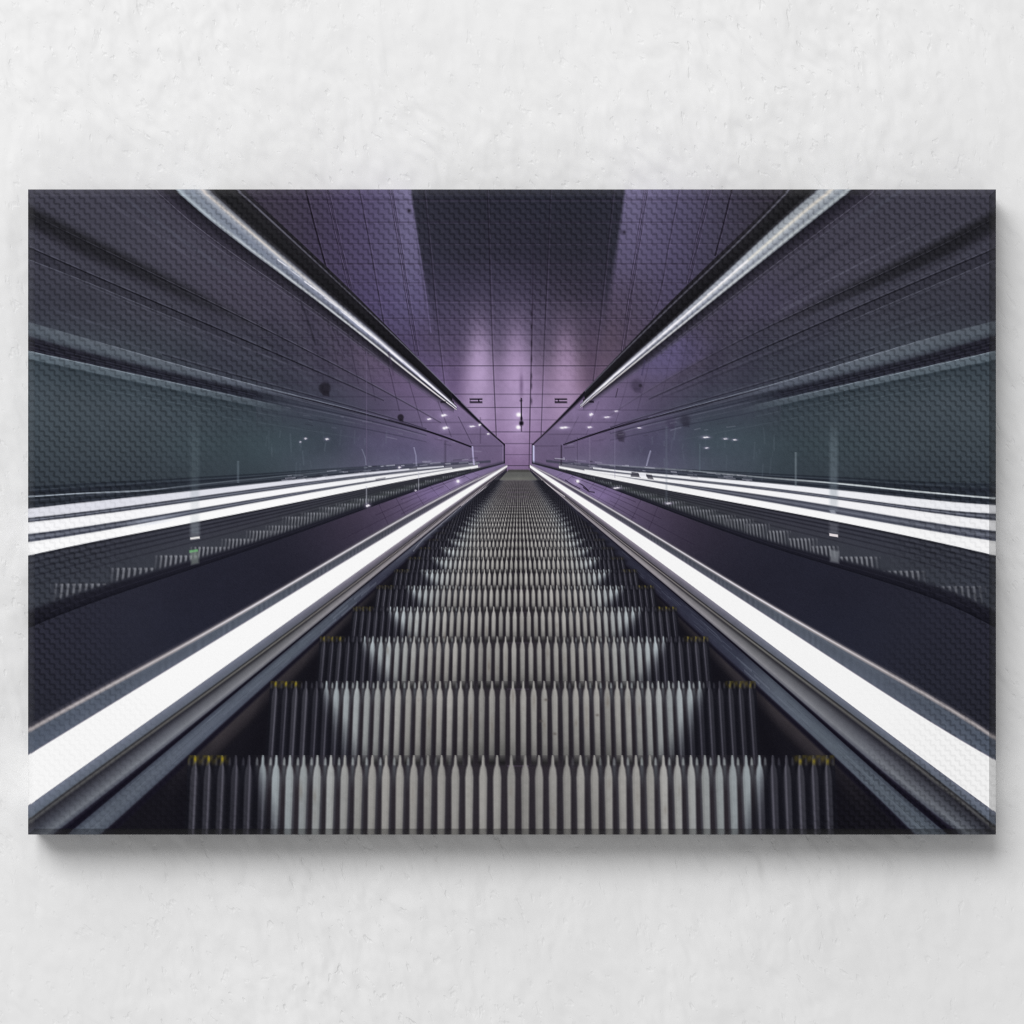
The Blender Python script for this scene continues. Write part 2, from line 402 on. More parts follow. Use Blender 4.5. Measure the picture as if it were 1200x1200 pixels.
RAIL_R = [
    (205, [(0, (90, 92, 100)), (.08, (140, 146, 154)), (.25, (146, 152, 160)), (.4, (204, 194, 184)), (.52, (158, 164, 172)), (.75, (138, 146, 156)), (.92, (166, 174, 180)), (1, (96, 102, 110))]),
    (300, [(0, (80, 82, 92)), (.08, (150, 156, 164)), (.3, (168, 174, 182)), (.42, (222, 218, 208)), (.55, (176, 182, 190)), (.75, (134, 140, 152)), (.9, (190, 196, 200)), (1, (96, 100, 110))]),
    (400, [(0, (66, 68, 78)), (.1, (160, 164, 176)), (.28, (170, 174, 188)), (.42, (236, 234, 232)), (.56, (186, 190, 204)), (.74, (120, 124, 140)), (.9, (208, 210, 214)), (1, (108, 110, 120))]),
    (500, [(0, (46, 46, 54)), (.14, (150, 150, 166)), (.36, (240, 238, 248)), (.5, (196, 196, 218)), (.62, (96, 96, 110)), (.74, (90, 90, 104)), (.88, (232, 228, 228)), (1, (140, 136, 140))]),
    (535, [(0, (30, 28, 36)), (.2, (120, 115, 130)), (.4, (236, 232, 244)), (.5, (190, 188, 214)), (.62, (60, 58, 68)), (.74, (100, 96, 106)), (.9, (236, 232, 236)), (1, (150, 140, 150))])]


def glass(s):
    x0, x1 = FAR[s]
    if s == 0:
        fld = table(GX, GY, GLASS)
    else:
        fld = table([1215 - v for v in reversed(GX)], GY, [r[::-1] for r in GLASS])
    put(grey(fld, .3) * np.interp(np.abs(XC - 607), [60, 200, 330], [1.1, 1.07, 1.])[None, :, None].astype(np.float32) + np.array((2., 2., 5.), np.float32), region(RAIL_OUT[s], None, *sx(s, 30, 592), soft=1.2))
    band(C_BOT[s], W1T[s], (56, 68, 74), *sx(s, 30, 330), soft=3, alpha=.12)
    if s == 1:
        blob(775, 412, 50, 34, (96, 88, 130), .7, 3, region(RAIL_BOT[1], L1[1], soft=6))
        blob(880, 350, 70, 30, (74, 68, 92), .5, 2, region(RAIL_BOT[1], L1[1], soft=6))
        blob(760, 530, 26, 26, (62, 58, 82), .5)
        blob(850, 520, 60, 34, (66, 80, 88), .6)
    else:
        blob(285, 335, 60, 34, (74, 68, 86), .5, 2, region(RAIL_BOT[0], L1[0], soft=6))
        blob(470, 452, 40, 26, (104, 84, 120), .35, 2, region(RAIL_BOT[0], L1[0], soft=6))
        blob(480, 535, 34, 22, (88, 80, 118), .4)
        blob(330, 522, 60, 34, (64, 79, 86), .5)
    # dim diagonal mass behind the glass
    f1 = spline(L1[s])
    band(lambda x: f1(x) - np.interp(MX[s](x), [33, 100, 230, 330], [10, 8, 5, 2]),
         lambda x: f1(x) + np.interp(MX[s](x), [33, 100, 230, 330], [19, 22, 15, 6]),
         [(0, (44, 43, 50)), (.3, (36, 35, 40)), (.6, (38, 37, 43)), (1, (54, 52, 63))], *sx(s, 30, 330), soft=9,
         alpha=sk(s, [(30, 1.), (150, .95), (230, .7), (330, 0)]))
    # ghost of a wider band further down
    band(lambda x: spline(L2[s])(x), lambda x: spline(L2B[s])(x), (45, 44, 54), *sx(s, 30, 320), soft=2,
         alpha=sk(s, [(30, .55), (230, .45), (320, 0)]))
    a1 = sk(s, [(30, .1), (120, .25), (250, .4), (400, .45 * (1., .4)[s]), (520, .25)])
    far = (1., .35)[s]
    streak(L1[s], 1.4, (22, 21, 28), soft=1.2, alpha=sk(s, [(30, .2), (150, .5), (300, .7), (400, .6 * far), (520, .35 * far)]), dy=1.4)
    streak(L1[s], .9, (112, 110, 130), alpha=a1)
    streak(L2[s], 1.5, (20, 19, 26), alpha=sk(s, [(30, .6), (230, .8), (330, .75), (450, .35)]), dy=1.)
    streak(L2[s], .9, (98, 98, 116), alpha=sk(s, [(30, .5), (230, .35), (400, .35)]), dy=-.8)
    streak(L2B[s], 1., (104, 106, 122), alpha=sk(s, [(30, .6), (200, .5), (250, 0)]))
    streak(L2B[s], .8, (94, 96, 112), alpha=sk(s, [(60, 0), (110, .4), (240, .3), (290, 0)]), dy=3.4)
    # fine layered streaks in the glass, all running to the same point
    rg = np.random.default_rng(40 + s)
    fr, f2, fc_ = spline(RAIL_BOT[s]), spline(L2[s]), spline(C_TOP[s])
    for lo_, hi_, n in ((fr, f1, 9), (f1, f2, 4), (f2, fc_, 12)):
        for _ in range(n):
            q = rg.uniform(.08, .92)
            a_ = rg.uniform(40, 300)
            b_ = a_ + rg.uniform(60, 240)
            c_ = [(104, 104, 122), (30, 29, 38), (84, 88, 104)][rg.integers(0, 3)]
            al = rg.uniform(.08, .3)
            streak(lambda x, q=q, lo_=lo_, hi_=hi_: lo_(x) * (1 - q) + hi_(x) * q, rg.choice([.8, 1.1, 2.2, 5.]), c_, *sx(s, a_, min(b_, 470)), soft=rg.choice([.9, 1.6, 3.]),
                   alpha=sk(s, [(a_, 0), (a_ + 25, al), (b_ - 30, al), (b_, 0)]))
    for q, w_, al in ((330, 26, .16), (372, 20, .2), (405, 16, .18), (255, 30, .1)):     # upright shades of the panels opposite
        x = q if s == 0 else 1215 - q
        e = 26 if s == 0 else -26
        vstroke([(x - e, 330), (x, 400), (x + e * .6, 470)], w_, (48, 45, 62), [(330, 0), (380, al), (440, al), (470, 0)], soft=14)
    # reflected hand-rails lower down
    lit = (84, 91, 105)
    band(C_TOP[s], C_BOT[s], sk(s, [(33, [(0, (86, 93, 103)), (.6, (82, 90, 100)), (1, (62, 67, 77))]), (200, [(0, (98, 105, 116)), (.6, (88, 96, 107)), (1, (58, 61, 73))]),
                                    (320, [(0, (94, 99, 113)), (.6, (80, 85, 99)), (1, (50, 52, 64))]), (485, [(0, (90, 84, 110)), (.4, (40, 36, 50)), (1, (40, 36, 50))])]),
         *sx(s, 30, 485), soft=1.2, soft_b=3, alpha=sk(s, [(30, .95), (300, .95), (400, .75), (485, .4)]))
    streak(C_TOP[s], 1., (138, 146, 160), *sx(s, 90, 470), alpha=sk(s, [(90, 0), (140, .5), (200, .8), (300, .7), (400, .45), (470, .2)]))
    band(C_BOT[s], C_LIT[s], sk(s, [(33, [(0, (42, 41, 52)), (.4, (34, 33, 43)), (1, (40, 38, 50))]), (300, [(0, (40, 41, 52)), (.5, (36, 36, 48)), (1, (48, 52, 64))]),
                                    (360, [(0, (46, 50, 62)), (.5, (46, 50, 62)), (1, (52, 56, 68))])]), *sx(s, 30, 350), soft=2.5, alpha=sk(s, [(30, 1), (300, .85), (350, 0)]))
    for q, a in ((.3, .5), (.55, .4), (.75, .35)):
        cb, cl = spline(C_BOT[s]), spline(C_LIT[s])
        streak(lambda x, q=q: cb(x) * (1 - q) + cl(x) * q, 1., (22, 21, 30), *sx(s, 30, 300), alpha=a)
        streak(lambda x, q=q: cb(x) * (1 - q) + cl(x) * q + 1.6, .8, (72, 74, 90), *sx(s, 30, 300), alpha=a * .6)
    band(C_LIT[s], C_LIT_B[s], [(0, (98, 109, 119)), (.85, (88, 100, 110)), (1, (60, 70, 78))], *sx(s, 30, 350), soft=1.1, soft_b=1.4, alpha=sk(s, [(30, .95), (190, .85), (300, .5), (350, 0)]))
    streak(C_LIT[s], 1.1, (140, 152, 164), *sx(s, 30, 330), alpha=sk(s, [(30, .85), (240, .75), (330, .1)]))
    clb = spline(C_LIT_B[s])
    streak(lambda x: clb(x) + 1.6, 2.6, (44, 53, 61), *sx(s, 30, 300), soft=2, alpha=.6)
    band(clb, lambda x: clb(x) + 26, [(0, (50, 60, 68)), (1, (62, 74, 82))], *sx(s, 30, 300), soft=2, soft_b=22, alpha=.5)
    for d, a, e in ((16, .3, 250), (9, .25, 330), (24, .2, 420)):
        streak(lambda x, d=d: clb(x) + d * np.interp(MX[s](x), [33, 450], [1.2, .5]), .9, (96, 108, 118), *sx(s, 60 + d * 4, e), alpha=a)
    ct = spline(C_TOP[s])
    streak(lambda x: ct(x) - np.interp(MX[s](x), [150, 480], [10, 3]), .9, (90, 92, 108), *sx(s, 170, 480), alpha=.4)
    streak(lambda x: ct(x) - np.interp(MX[s](x), [150, 480], [7.5, 2]), 1.2, (26, 24, 34), *sx(s, 190, 500), alpha=.5)
    # the far end of the lower glass
    fc = lambda x, d: ct(x) + d * np.interp(MX[s](x), [300, 540], [1, .35])
    for d, c, a in ((2, (24, 20, 30), .85), (6, (110, 112, 130), .35), (12, (36, 36, 50), .5), (15, (120, 122, 140), .3), (22, (90, 94, 108), .25), (29, (36, 36, 50), .35)):
        streak(lambda x, d=d: fc(x, d), 1.2, c, *sx(s, 290, 552 if d < 4 else 500), alpha=sk(s, [(290, 0), (360, a), (480, a), (552, a if d < 4 else 0)]))
    mg = region(RAIL_BOT[s], C_TOP[s], *sx(s, 300, 592), soft=3)
    keep = IMG.copy()
    for i, y in enumerate([373, 392.5, 411, 428.7, 445.5, 462, 477.5, 492, 506, 519.8]):
        streak([(PX0, y + 3), (PX1, y + 3)], 1., (44, 36, 54), alpha=.34)
    for q, ya, yb, a in ((396, 380, 420, .3), (412, 372, 450, .35), (432, 390, 470, .3), (460, 415, 482, .45), (487, 446, 500, .4), (521, 470, 512, .4), (545, 488, 520, .45)):
        x = q if s == 0 else 1215 - q
        e = 8 if s == 0 else -8
        vstroke([(x - e, ya), (x + e, yb)], 1.1, (40, 33, 50), a * (1, .5)[s])
    IMG[:] = keep + (IMG - keep) * mg[..., None]
    # rail shadow and silver rail
    rb = spline(RAIL_BOT[s])
    band(lambda x: rb(x), lambda x: rb(x) + np.interp(MX[s](x), [200, 300, 450, 532], [26, 20, 11, 3]),
         [(0, (32, 30, 38)), (.35, (40, 37, 47)), (1, (60, 56, 70))], *sx(s, 150, 532), soft=1.5, soft_b=7, alpha=.9)
    streak(lambda x: rb(x) + np.interp(MX[s](x), [200, 300, 450, 532], [22, 16, 9, 3]), 1., (120, 118, 136), *sx(s, 170, 440), alpha=sk(s, [(170, .5), (300, .5), (440, .2)]))
    streak(lambda x: rb(x) + np.interp(MX[s](x), [200, 300, 450, 532], [30, 21, 12, 4]), 1., (112, 110, 130), *sx(s, 220, 500), alpha=.3)
    band(RAIL_OUT[s], RAIL_TOP[s], sk(s, [(250, [(0, (44, 41, 48)), (.45, (40, 39, 42)), (.85, (33, 32, 35)), (1, (60, 59, 64))]),
                                          (480, [(0, (34, 30, 38)), (.5, (29, 27, 32)), (.85, (22, 20, 24)), (1, (54, 52, 60))])]), *sx(s, 200, 532), soft=1.3)
    streak(LIGHT_LINE[s], [(q, np.interp(MX[s](q), [270, 400, 575], [3., 2.4, 1.2])) for q in (270, 400, 575, 640, 815, 945)], (108, 107, 122),
           soft=1.4, alpha=sk(s, [(260, .75), (400, .6), (480, .75), (575, .7)]))
    band(RAIL_TOP[s], RAIL_BOT[s], sk(s, RAIL_R) if s else sk(s, [
        (205, [(0, (96, 97, 106)), (.1, (150, 152, 158)), (.2, (196, 188, 184)), (.28, (156, 160, 168)), (.5, (122, 130, 143)), (.78, (128, 136, 148)), (.92, (160, 172, 182)), (1, (96, 102, 112))]),
        (300, [(0, (70, 71, 80)), (.1, (126, 128, 136)), (.22, (206, 200, 196)), (.34, (150, 156, 170)), (.55, (118, 125, 142)), (.78, (124, 132, 148)), (.9, (182, 188, 196)), (1, (100, 104, 114))]),
        (420, [(0, (60, 60, 70)), (.12, (140, 142, 156)), (.3, (238, 236, 240)), (.45, (176, 180, 200)), (.6, (130, 134, 156)), (.76, (90, 92, 106)), (.9, (208, 210, 214)), (1, (120, 122, 130))]),
        (500, [(0, (40, 40, 48)), (.16, (110, 110, 126)), (.34, (240, 238, 250)), (.5, (190, 188, 214)), (.62, (50, 48, 58)), (.74, (70, 68, 80)), (.88, (236, 232, 232)), (1, (140, 136, 140))]),
        (535, [(0, (30, 28, 36)), (.2, (120, 115, 130)), (.4, (236, 232, 244)), (.5, (190, 188, 214)), (.62, (50, 48, 58)), (.74, (100, 96, 106)), (.9, (236, 232, 236)), (1, (150, 140, 150))])]),
         *sx(s, 180, 535), soft=1.2)
    # nicks where the lamps mirror in the polished rail
    rt = spline(RAIL_TOP[s])
    r = np.random.default_rng(3 + s)
    for _ in range(44):
        q = r.uniform(330, 525)
        x = q if s == 0 else 1215 - q
        y = rt(x) * .6 + rb(x) * .4
        L = r.uniform(3, 9)
        sl = (rb(x + 1) - rb(x - 1)) / 2
        streak([(x - L, y - L * sl + r.uniform(-.8, .8)), (x + L, y + L * sl + r.uniform(-.8, .8))], r.uniform(.9, 2.), (246, 244, 252), soft=1.2, alpha=r.uniform(.25, .7))
    # rail beyond the lit part, with the newel at its end
    ro = spline(RAIL_OUT[s])
    band(lambda x: ro(x), lambda x: ro(x) + np.interp(MX[s](x), [528, 545, 565, 592], [9, 6.5, 4.5, 2.4]), [(0, (20, 17, 24)), (.55, (28, 24, 34)), (1, (110, 92, 124))], *sx(s, 530, 592), soft=1.)
    streak(lambda x: ro(x) + .4, .8, (150, 132, 160), *sx(s, 540, 584), alpha=.5)
    xe = (590.8, 624.4)[s]
    vstroke([(xe, 520), (xe, 544)], 1.6, (34, 26, 40), .9)
    vstroke([(xe + (-1.2, 1)[s], 522), (xe + (-1.2, 1)[s], 544)], (1.2, 2)[s], ((150, 130, 170), (206, 204, 244))[s], (.6, .95)[s])


def glints(s):
    if s == 0:
        vstroke([(553.6, 523), (554.4, 535), (555.6, 545)], 1.7, (176, 168, 206), .9)
        for x in (521, 522.5):
            vstroke([(x, 516), (x, 546)], .8, (52, 44, 62), .6)
        vstroke([(429.6, 412), (429.6, 545)], 1.1, (104, 94, 122), .45)
        vstroke([(429.4, 570), (429.6, 591)], 1.6, (170, 172, 184), .5)
        vstroke([(490.6, 552), (490.6, 576)], 1.2, (190, 190, 205), .45)
        vstroke([(485, 524), (487.5, 534), (488, 546)], 1.4, (166, 166, 196), .55)
        vstroke([(424, 526), (428, 536), (429, 545)], 1.2, (150, 156, 178), .4)
        vstroke([(352, 352), (361, 376), (370, 405)], 2.2, (40, 37, 48), .6, soft=2)
        vstroke([(383, 375), (389, 395), (395, 425)], 1.4, (46, 42, 54), .4, soft=2)
        vstroke([(455, 412), (458, 425), (461, 440)], 2.4, (70, 58, 82), .5, soft=1.5)
        vstroke([(563, 489), (563, 520)], .9, (56, 46, 66), .6)
        lights = [(519.8, 486.8, 3.4, 1.9), (521.6, 501.6, 3.6, 2.2), (553, 499.7, 3.4, 1.2), (502.7, 491.2, 2.6, 1.3), (536.7, 564, 1.9, 1.9),
                  (562, 498, 1.5, 1.5), (572, 508.6, 1.6, 1.), (358, 514, 1.5, .9), (383, 514.6, 2, 1.2), (352, 518, 1, .8), (430.8, 592.7, 2.4, 1.9), (468, 547.8, 1.6, 1.3), (487, 575, 1.2, .9)]
        dots = [(380.5, 455, 7.2, (36, 33, 42)), (469.5, 489, 3.9, (34, 29, 38))]
        poly([(516.3, 470), (522.5, 470), (522.5, 472.2), (516.3, 472.2)], (28, 23, 32), .9)
    else:
        for x in (676.5,):
            vstroke([(x, 512), (x, 546)], .8, (60, 52, 72), .5)
        vstroke([(657.8, 521.5), (657.6, 545)], 1.4, (40, 32, 46), .85)
        vstroke([(691, 512), (691, 549)], .8, (140, 130, 156), .6)
        vstroke([(720.6, 502), (720.6, 560)], .9, (128, 124, 150), .45)
        vstroke([(781, 500), (781, 590)], 1.8, (110, 120, 134), .3, soft=2)
        vstroke([(762.5, 528), (759.5, 538), (757.5, 546)], 1.6, (176, 176, 204), .6)
        vstroke([(820, 520), (820, 552)], 1.4, (96, 112, 122), .4)
        vstroke([(823, 407), (820, 417)], 1.2, (50, 45, 62), .6)
        vstroke([(721.5, 466), (724, 455)], 1, (50, 42, 58), .8)
        vstroke([(756, 422), (752, 440)], 2, (62, 54, 84), .5)
        lights = [(692.5, 485.8, 2.3, 2.2), (660.4, 501.2, 5.4, 1.7), (711, 489, 3.6, 1.), (690.7, 500.7, 2.6, 1.3), (677, 564, 1.9, 1.8), (722, 482, 2.2, .8),
                  (827, 512.5, 3.6, 1.1), (850, 514.2, 2.4, .8), (861, 515.4, 2.2, .8), (828, 525, 2., .8), (749, 501.5, 2.4, .7), (783, 590, 3, .9), (722, 572, 4, 1.)]
        dots = [(746, 451, 7.2, (58, 50, 70)), (750.5, 452, 2.2, (32, 28, 36)), (803, 492, 6.5, (44, 42, 55)), (727, 510, 6, (44, 38, 52)), (786, 495, 6, (64, 58, 80))]
        poly([(691, 469.6), (696, 469.6), (696, 472), (690, 472)], (28, 23, 32), .9)
    for x, y, r, c in dots:
        blob(x, y, r, r, c, (.85, .6)[s], (8, 4)[s])
        if r > 3:
            poly([(x - r * .55, y + r * .5), (x + r * .75, y + r * .5), (x + r * .75, y + r * 1.35), (x - r * .3, y + r * 1.2)], c, (.8, .45)[s], 1.6)
    for x, y, a, b in lights:
        a, b = a * .86, b * .9
        blob(x, y, a * 1.8, b * 1.9, (200, 182, 224), .4)
        blob(x - a * .35, y + b * .1, a * .62, b * .8, (253, 251, 255), .95, 3)
        blob(x + a * .5, y - b * .25, a * .5, b * .75, (255, 252, 255), .95, 3)
        blob(x + a * 1.1, y - b * .2, a * .5, b * .4, (240, 232, 250), .6)
    # small broken reflections along the far glass
    r = np.random.default_rng(11 + s)
    ct = spline(C_TOP[s])
    for _ in range(24):
        q = r.uniform(330, 560)
        x = q if s == 0 else 1215 - q
        y = ct(x) + r.uniform(2, 40 * (560 - q) / 230 + 4)
        L = r.uniform(1.5, 7)
        sl = (-1, 1)[1 - s] * r.uniform(.05, .28)
        c = (196, 196, 216) if r.random() < .45 else (34, 31, 42)
        streak([(x - L, y - L * sl), (x + L, y + L * sl)], r.uniform(.5, 1.), c, soft=1.2, alpha=r.uniform(.1, .34))
    w1 = spline(W1T[s])
    for _ in range(60):
        q = r.uniform(330, 560)
        x = q if s == 0 else 1215 - q
        y = w1(x) - r.uniform(-1, 7)
        L = r.uniform(1, 7)
        streak([(x - L, y + (L if s == 0 else -L) * .08), (x + L, y - (L if s == 0 else -L) * .08)], r.uniform(.6, 1.4), (206, 206, 222) if r.random() < .6 else (40, 38, 50), soft=1.1, alpha=r.uniform(.15, .55))
    for _ in range(26):
        q = r.uniform(300, 470)
        x = q if s == 0 else 1215 - q
        y = r.uniform(500, 545)
        vstroke([(x, y), (x + r.uniform(-2, 2), y + r.uniform(6, 22))], r.uniform(.6, 1.6), (116, 128, 142), r.uniform(.06, .22), soft=1.5)


# ---- 3 the lit rails mirrored in the glass, and the mirrored stair --------
def mirrored(s):
    hz = spline(W1T[s])
    band(lambda x: hz(x) - np.interp(MX[s](x), [300, 560], [42, 16]), lambda x: hz(x), [(0, (84, 84, 104)), (.6, (104, 106, 126)), (1, (124, 126, 146))], *sx(s, 300, 556), soft=24, soft_b=2,
         alpha=sk(s, [(300, 0), (390, .26), (500, .34), (556, .2)]))
    x0, x1 = sx(s, 30, 575)
    w1, w3b, s2 = spline(W1T[s]), spline(W3B[s]), spline(SKIRT2[s])
    g = lambda d: (lambda x: w1(x) - np.interp(MX[s](x), [33, 300, 560], [d, d * .45, d * .08]))
    band(g(26), g(0), [(0, (46, 54, 63)), (.3, (38, 42, 52)), (.6, (42, 47, 56)), (1, (44, 48, 58))], x0, x1, soft=3, alpha=sk(s, [(30, .9), (300, .75), (430, .4), (560, .2)]))
    for d, c, a in ((25, (34, 37, 46), .6), (21.5, (84, 92, 104), .35), (18, (32, 35, 45), .5), (9, (66, 70, 82), .6), (5, (34, 37, 46), .7), (2, (56, 60, 72), .6)):
        streak(g(d), 1.4, c, x0, x1, alpha=sk(s, [(30, a), (300, a * .9), (560, a * .4)]))
    if s == 1:
        streak([(700, 544), (800, 551), (900, 560), (975, 566), (1075, 576), (1166, 584)], 1.8, (214, 222, 226), alpha=[(700, .2), (900, .45), (990, .9), (1167, .9)])
    else:
        streak([(33, 582), (90, 578.5), (165, 575), (240, 567), (300, 561), (400, 551)], 1.5, (176, 186, 198), alpha=[(33, .8), (150, .8), (200, .35), (400, .2)])
    # the field that carries the three white bars
    band(W1T[s], W3B[s], sk(s, [(33, [(0, (92, 95, 108)), (1, (96, 100, 114))]), (400, [(0, (84, 86, 98)), (1, (84, 86, 100))]), (560, [(0, (110, 108, 122)), (1, (90, 88, 100))])]), *sx(s, 30, 560), soft=1.2)
    wts = ((W1T, W1B, ((222, 223, 233), (240, 241, 246))[s]), (W2T, W2B, (247, 247, 250)), (W3T, W3B, (251, 251, 252)))
    for (a, b) in ((W1B, W2T), (W2B, W3T)):
        fa, fb = spline(a[s]), spline(b[s])
        for q, c, al in ((.18, (58, 60, 72), .8), (.5, (120, 124, 138), .6), (.8, (60, 62, 76), .75)):
            streak(lambda x, q=q: fa(x) * (1 - q) + fb(x) * q, sk(s, [(33, 1.6), (300, 1.1), (500, .7)]), c, *sx(s, 30, 520), alpha=al)
    for a, b, c in wts:
        e = 520 if a is W1T else (530 if a is W2T else 560)
        c2 = tuple(v * .94 for v in c)
        band(a[s], b[s], [(0, c2), (.25, c), (.8, c), (1, c2)], *sx(s, 30, e), soft=1.3, alpha=sk(s, [(30, 1), (350, 1), (480, .92), (560, .9)]))
    if s == 0:   # a soft kink where two panes meet
        f2, f3 = spline(W2B[0]), spline(W3T[0])
        streak(lambda x: f2(x) * .4 + f3(x) * .6, 3.2, (150, 156, 172), 140, 225, alpha=[(140, 0), (165, .8), (190, .7), (225, 0)], soft=2)
        streak(lambda x: f3(x) + 1.5, 3, (220, 224, 234), 150, 215, alpha=[(150, 0), (180, .7), (215, 0)], soft=2.5)
        streak(lambda x: w3b(x) + 1, 3, (150, 152, 168), 90, 150, alpha=[(90, 0), (120, .7), (150, 0)], soft=2.5)
        poly([(440, 561), (452, 559), (451, 562), (440, 564)], (60, 58, 70), .4)
    else:
        poly([(740, 553), (748, 554), (751, 559.5), (739, 558.5)], (52, 50, 60), .75)
        poly([(757, 555.5), (764, 556.5), (766, 562), (759, 561)], (52, 50, 60), .75)
        poly([(749, 555.5), (757, 556.3), (757.5, 559.8), (749.5, 559)], (244, 244, 250), .9)
        vstroke([(975, 598), (977, 602)], 6, (200, 204, 216), .5, soft=2)
    # dark grooves below the bars
    gap = lambda q: (lambda x: w3b(x) * (1 - q) + s2(x) * q)
    band(gap(0), gap(1), sk(s, [(33, [(0, (56, 58, 68)), (.25, (54, 57, 67)), (.7, (56, 59, 69)), (1, (40, 40, 51))]),
                                (300, [(0, (50, 50, 60)), (.3, (58, 58, 68)), (.7, (57, 59, 67)), (1, (40, 40, 50))]),
                                (480, [(0, (60, 60, 66)), (.3, (52, 54, 58)), (.7, (60, 66, 66)), (1, (34, 34, 40))]),
                                (560, [(0, (70, 66, 76)), (.3, (56, 54, 60)), (.7, (66, 68, 68)), (1, (44, 40, 50))])]), *sx(s, 30, 592), soft=1.2)
    for q, c, a in ((.02, (24, 23, 30), .9), (.07, (72, 72, 84), .6), (.11, (24, 23, 32), .8), (.155, (66, 66, 78), .5), (.2, (26, 25, 34), .75), (.25, (62, 62, 74), .4), (.3, (28, 27, 36), .7), (.36, (60, 60, 70), .3), (.42, (32, 31, 40), .6)):
        streak(gap(q), sk(s, [(33, 2.2), (200, 1.6), (400, 1.1), (540, .7)]), c, *sx(s, 30, 552), soft=1.4, alpha=sk(s, [(30, a * .45), (300, a * .75), (560, a * .7)]))
    # the mirrored stair: blocks of upright cleats
    if s == 0:
        blocks = [(36, 60, 712, 722, .35), (59, 127, 684, 709, .75), (127, 182, 665.5, 691, .9), (180, 233, 651, 672, 1.), (222, 274, 641, 657, 1.), (259, 300, 631.5, 645, 1.), (287, 334, 622, 637, .95), (311, 352, 616, 629, .95)]
    else:
        blocks = [(1155, 1167, 712, 722, .3), (1087, 1156, 687, 711, .6), (1032, 1086, 669, 692, .8), (983, 1032, 652.5, 674, .95), (949, 984, 640, 660, 1.), (924, 958, 631, 647, 1.), (899, 927, 622, 638, 1.), (872, 903, 614, 630, .95)]
    q = 330
    yy = 0
    while q < 548:                     # the smaller blocks toward the far end
        w = np.interp(q, [330, 430, 550], [36, 26, 10])
        x = q if s == 0 else 1215 - q - w
        xm = x + w / 2
        top = s2(xm) * .46 + w3b(xm) * .54
        blocks.append((x, x + w, top + (1 if yy % 2 else 0), s2(xm + (w / 2 if s == 0 else -w / 2)) - np.interp(q, [330, 550], [6, 2]), np.interp(q, [330, 480, 550], [.95, .85, .5])))
        q += w * .62
        yy += 1
    m = region(None, [(p[0], p[1] - np.interp(MX[s](p[0]), [33, 180, 300, 450, 560], [20, 13, 7, 4, 1.5])) for p in SKIRT2[s]], soft=3)
    for bi, (a, b, t, u, al) in enumerate(blocks):
        c0, c1 = np.searchsorted(XC, [a, b])
        r0, r1 = np.searchsorted(YC, [t - 2, u + 9])
        if c1 <= c0 or r1 <= r0:
            continue
        x, y = XC[None, c0:c1], YC[r0:r1, None]
        d = (x - a) if s == 0 else (b - x)
        pit = np.interp(MX[s]((a + b) / 2), [60, 180, 260, 330, 450, 560], [7.4, 6.4, 4.6, 3.8, 3.1, 2.2])
        lean = (y - t) * (.12 if s == 0 else -.12)
        ph = ((x + lean + bi * 1.7) / pit) % 1
        st = np.clip(1.4 - np.abs(ph - .5) * 4.4, 0, 1)
        edge = np.clip(d / 12, 0.25, 1) if b - a > 20 else 1.
        cov = np.clip((y - t) / 1.5 + .5, 0, 1) * np.clip((u + 9 - y) / 9, 0, 1) * edge * m[r0:r1, c0:c1]
        dim = 1 - .35 * np.clip((y - t) / max(u - t, 1), 0, 1)
        blend(r0, r1, c0, c1, (40, 40, 47), cov * .55 * al)
        blend(r0, r1, c0, c1, (136, 138, 146), cov * st * .84 * al * dim)
        tip = np.exp(-((y - t - 1) / 1.4) ** 2) * (np.abs(ph - .35) < .3)
        blend(r0, r1, c0, c1, (132, 134, 142), tip * .5 * al * edge * m[r0:r1, c0:c1])
    band(lambda x: s2(x) - np.interp(MX[s](x), [33, 180, 300, 450, 560], [21, 13, 8, 5, 2.2]), lambda x: s2(x), [(0, (38, 38, 48)), (.3, (31, 30, 40)), (.8, (27, 26, 36)), (1, (20, 19, 28))],
         *sx(s, 30, 592), soft=5, soft_b=1.3, alpha=.95)
    streak(lambda x: s2(x) - np.interp(MX[s](x), [33, 300, 560], [9, 4, 1]), 1., (46, 45, 58), *sx(s, 60, 520), alpha=.45)


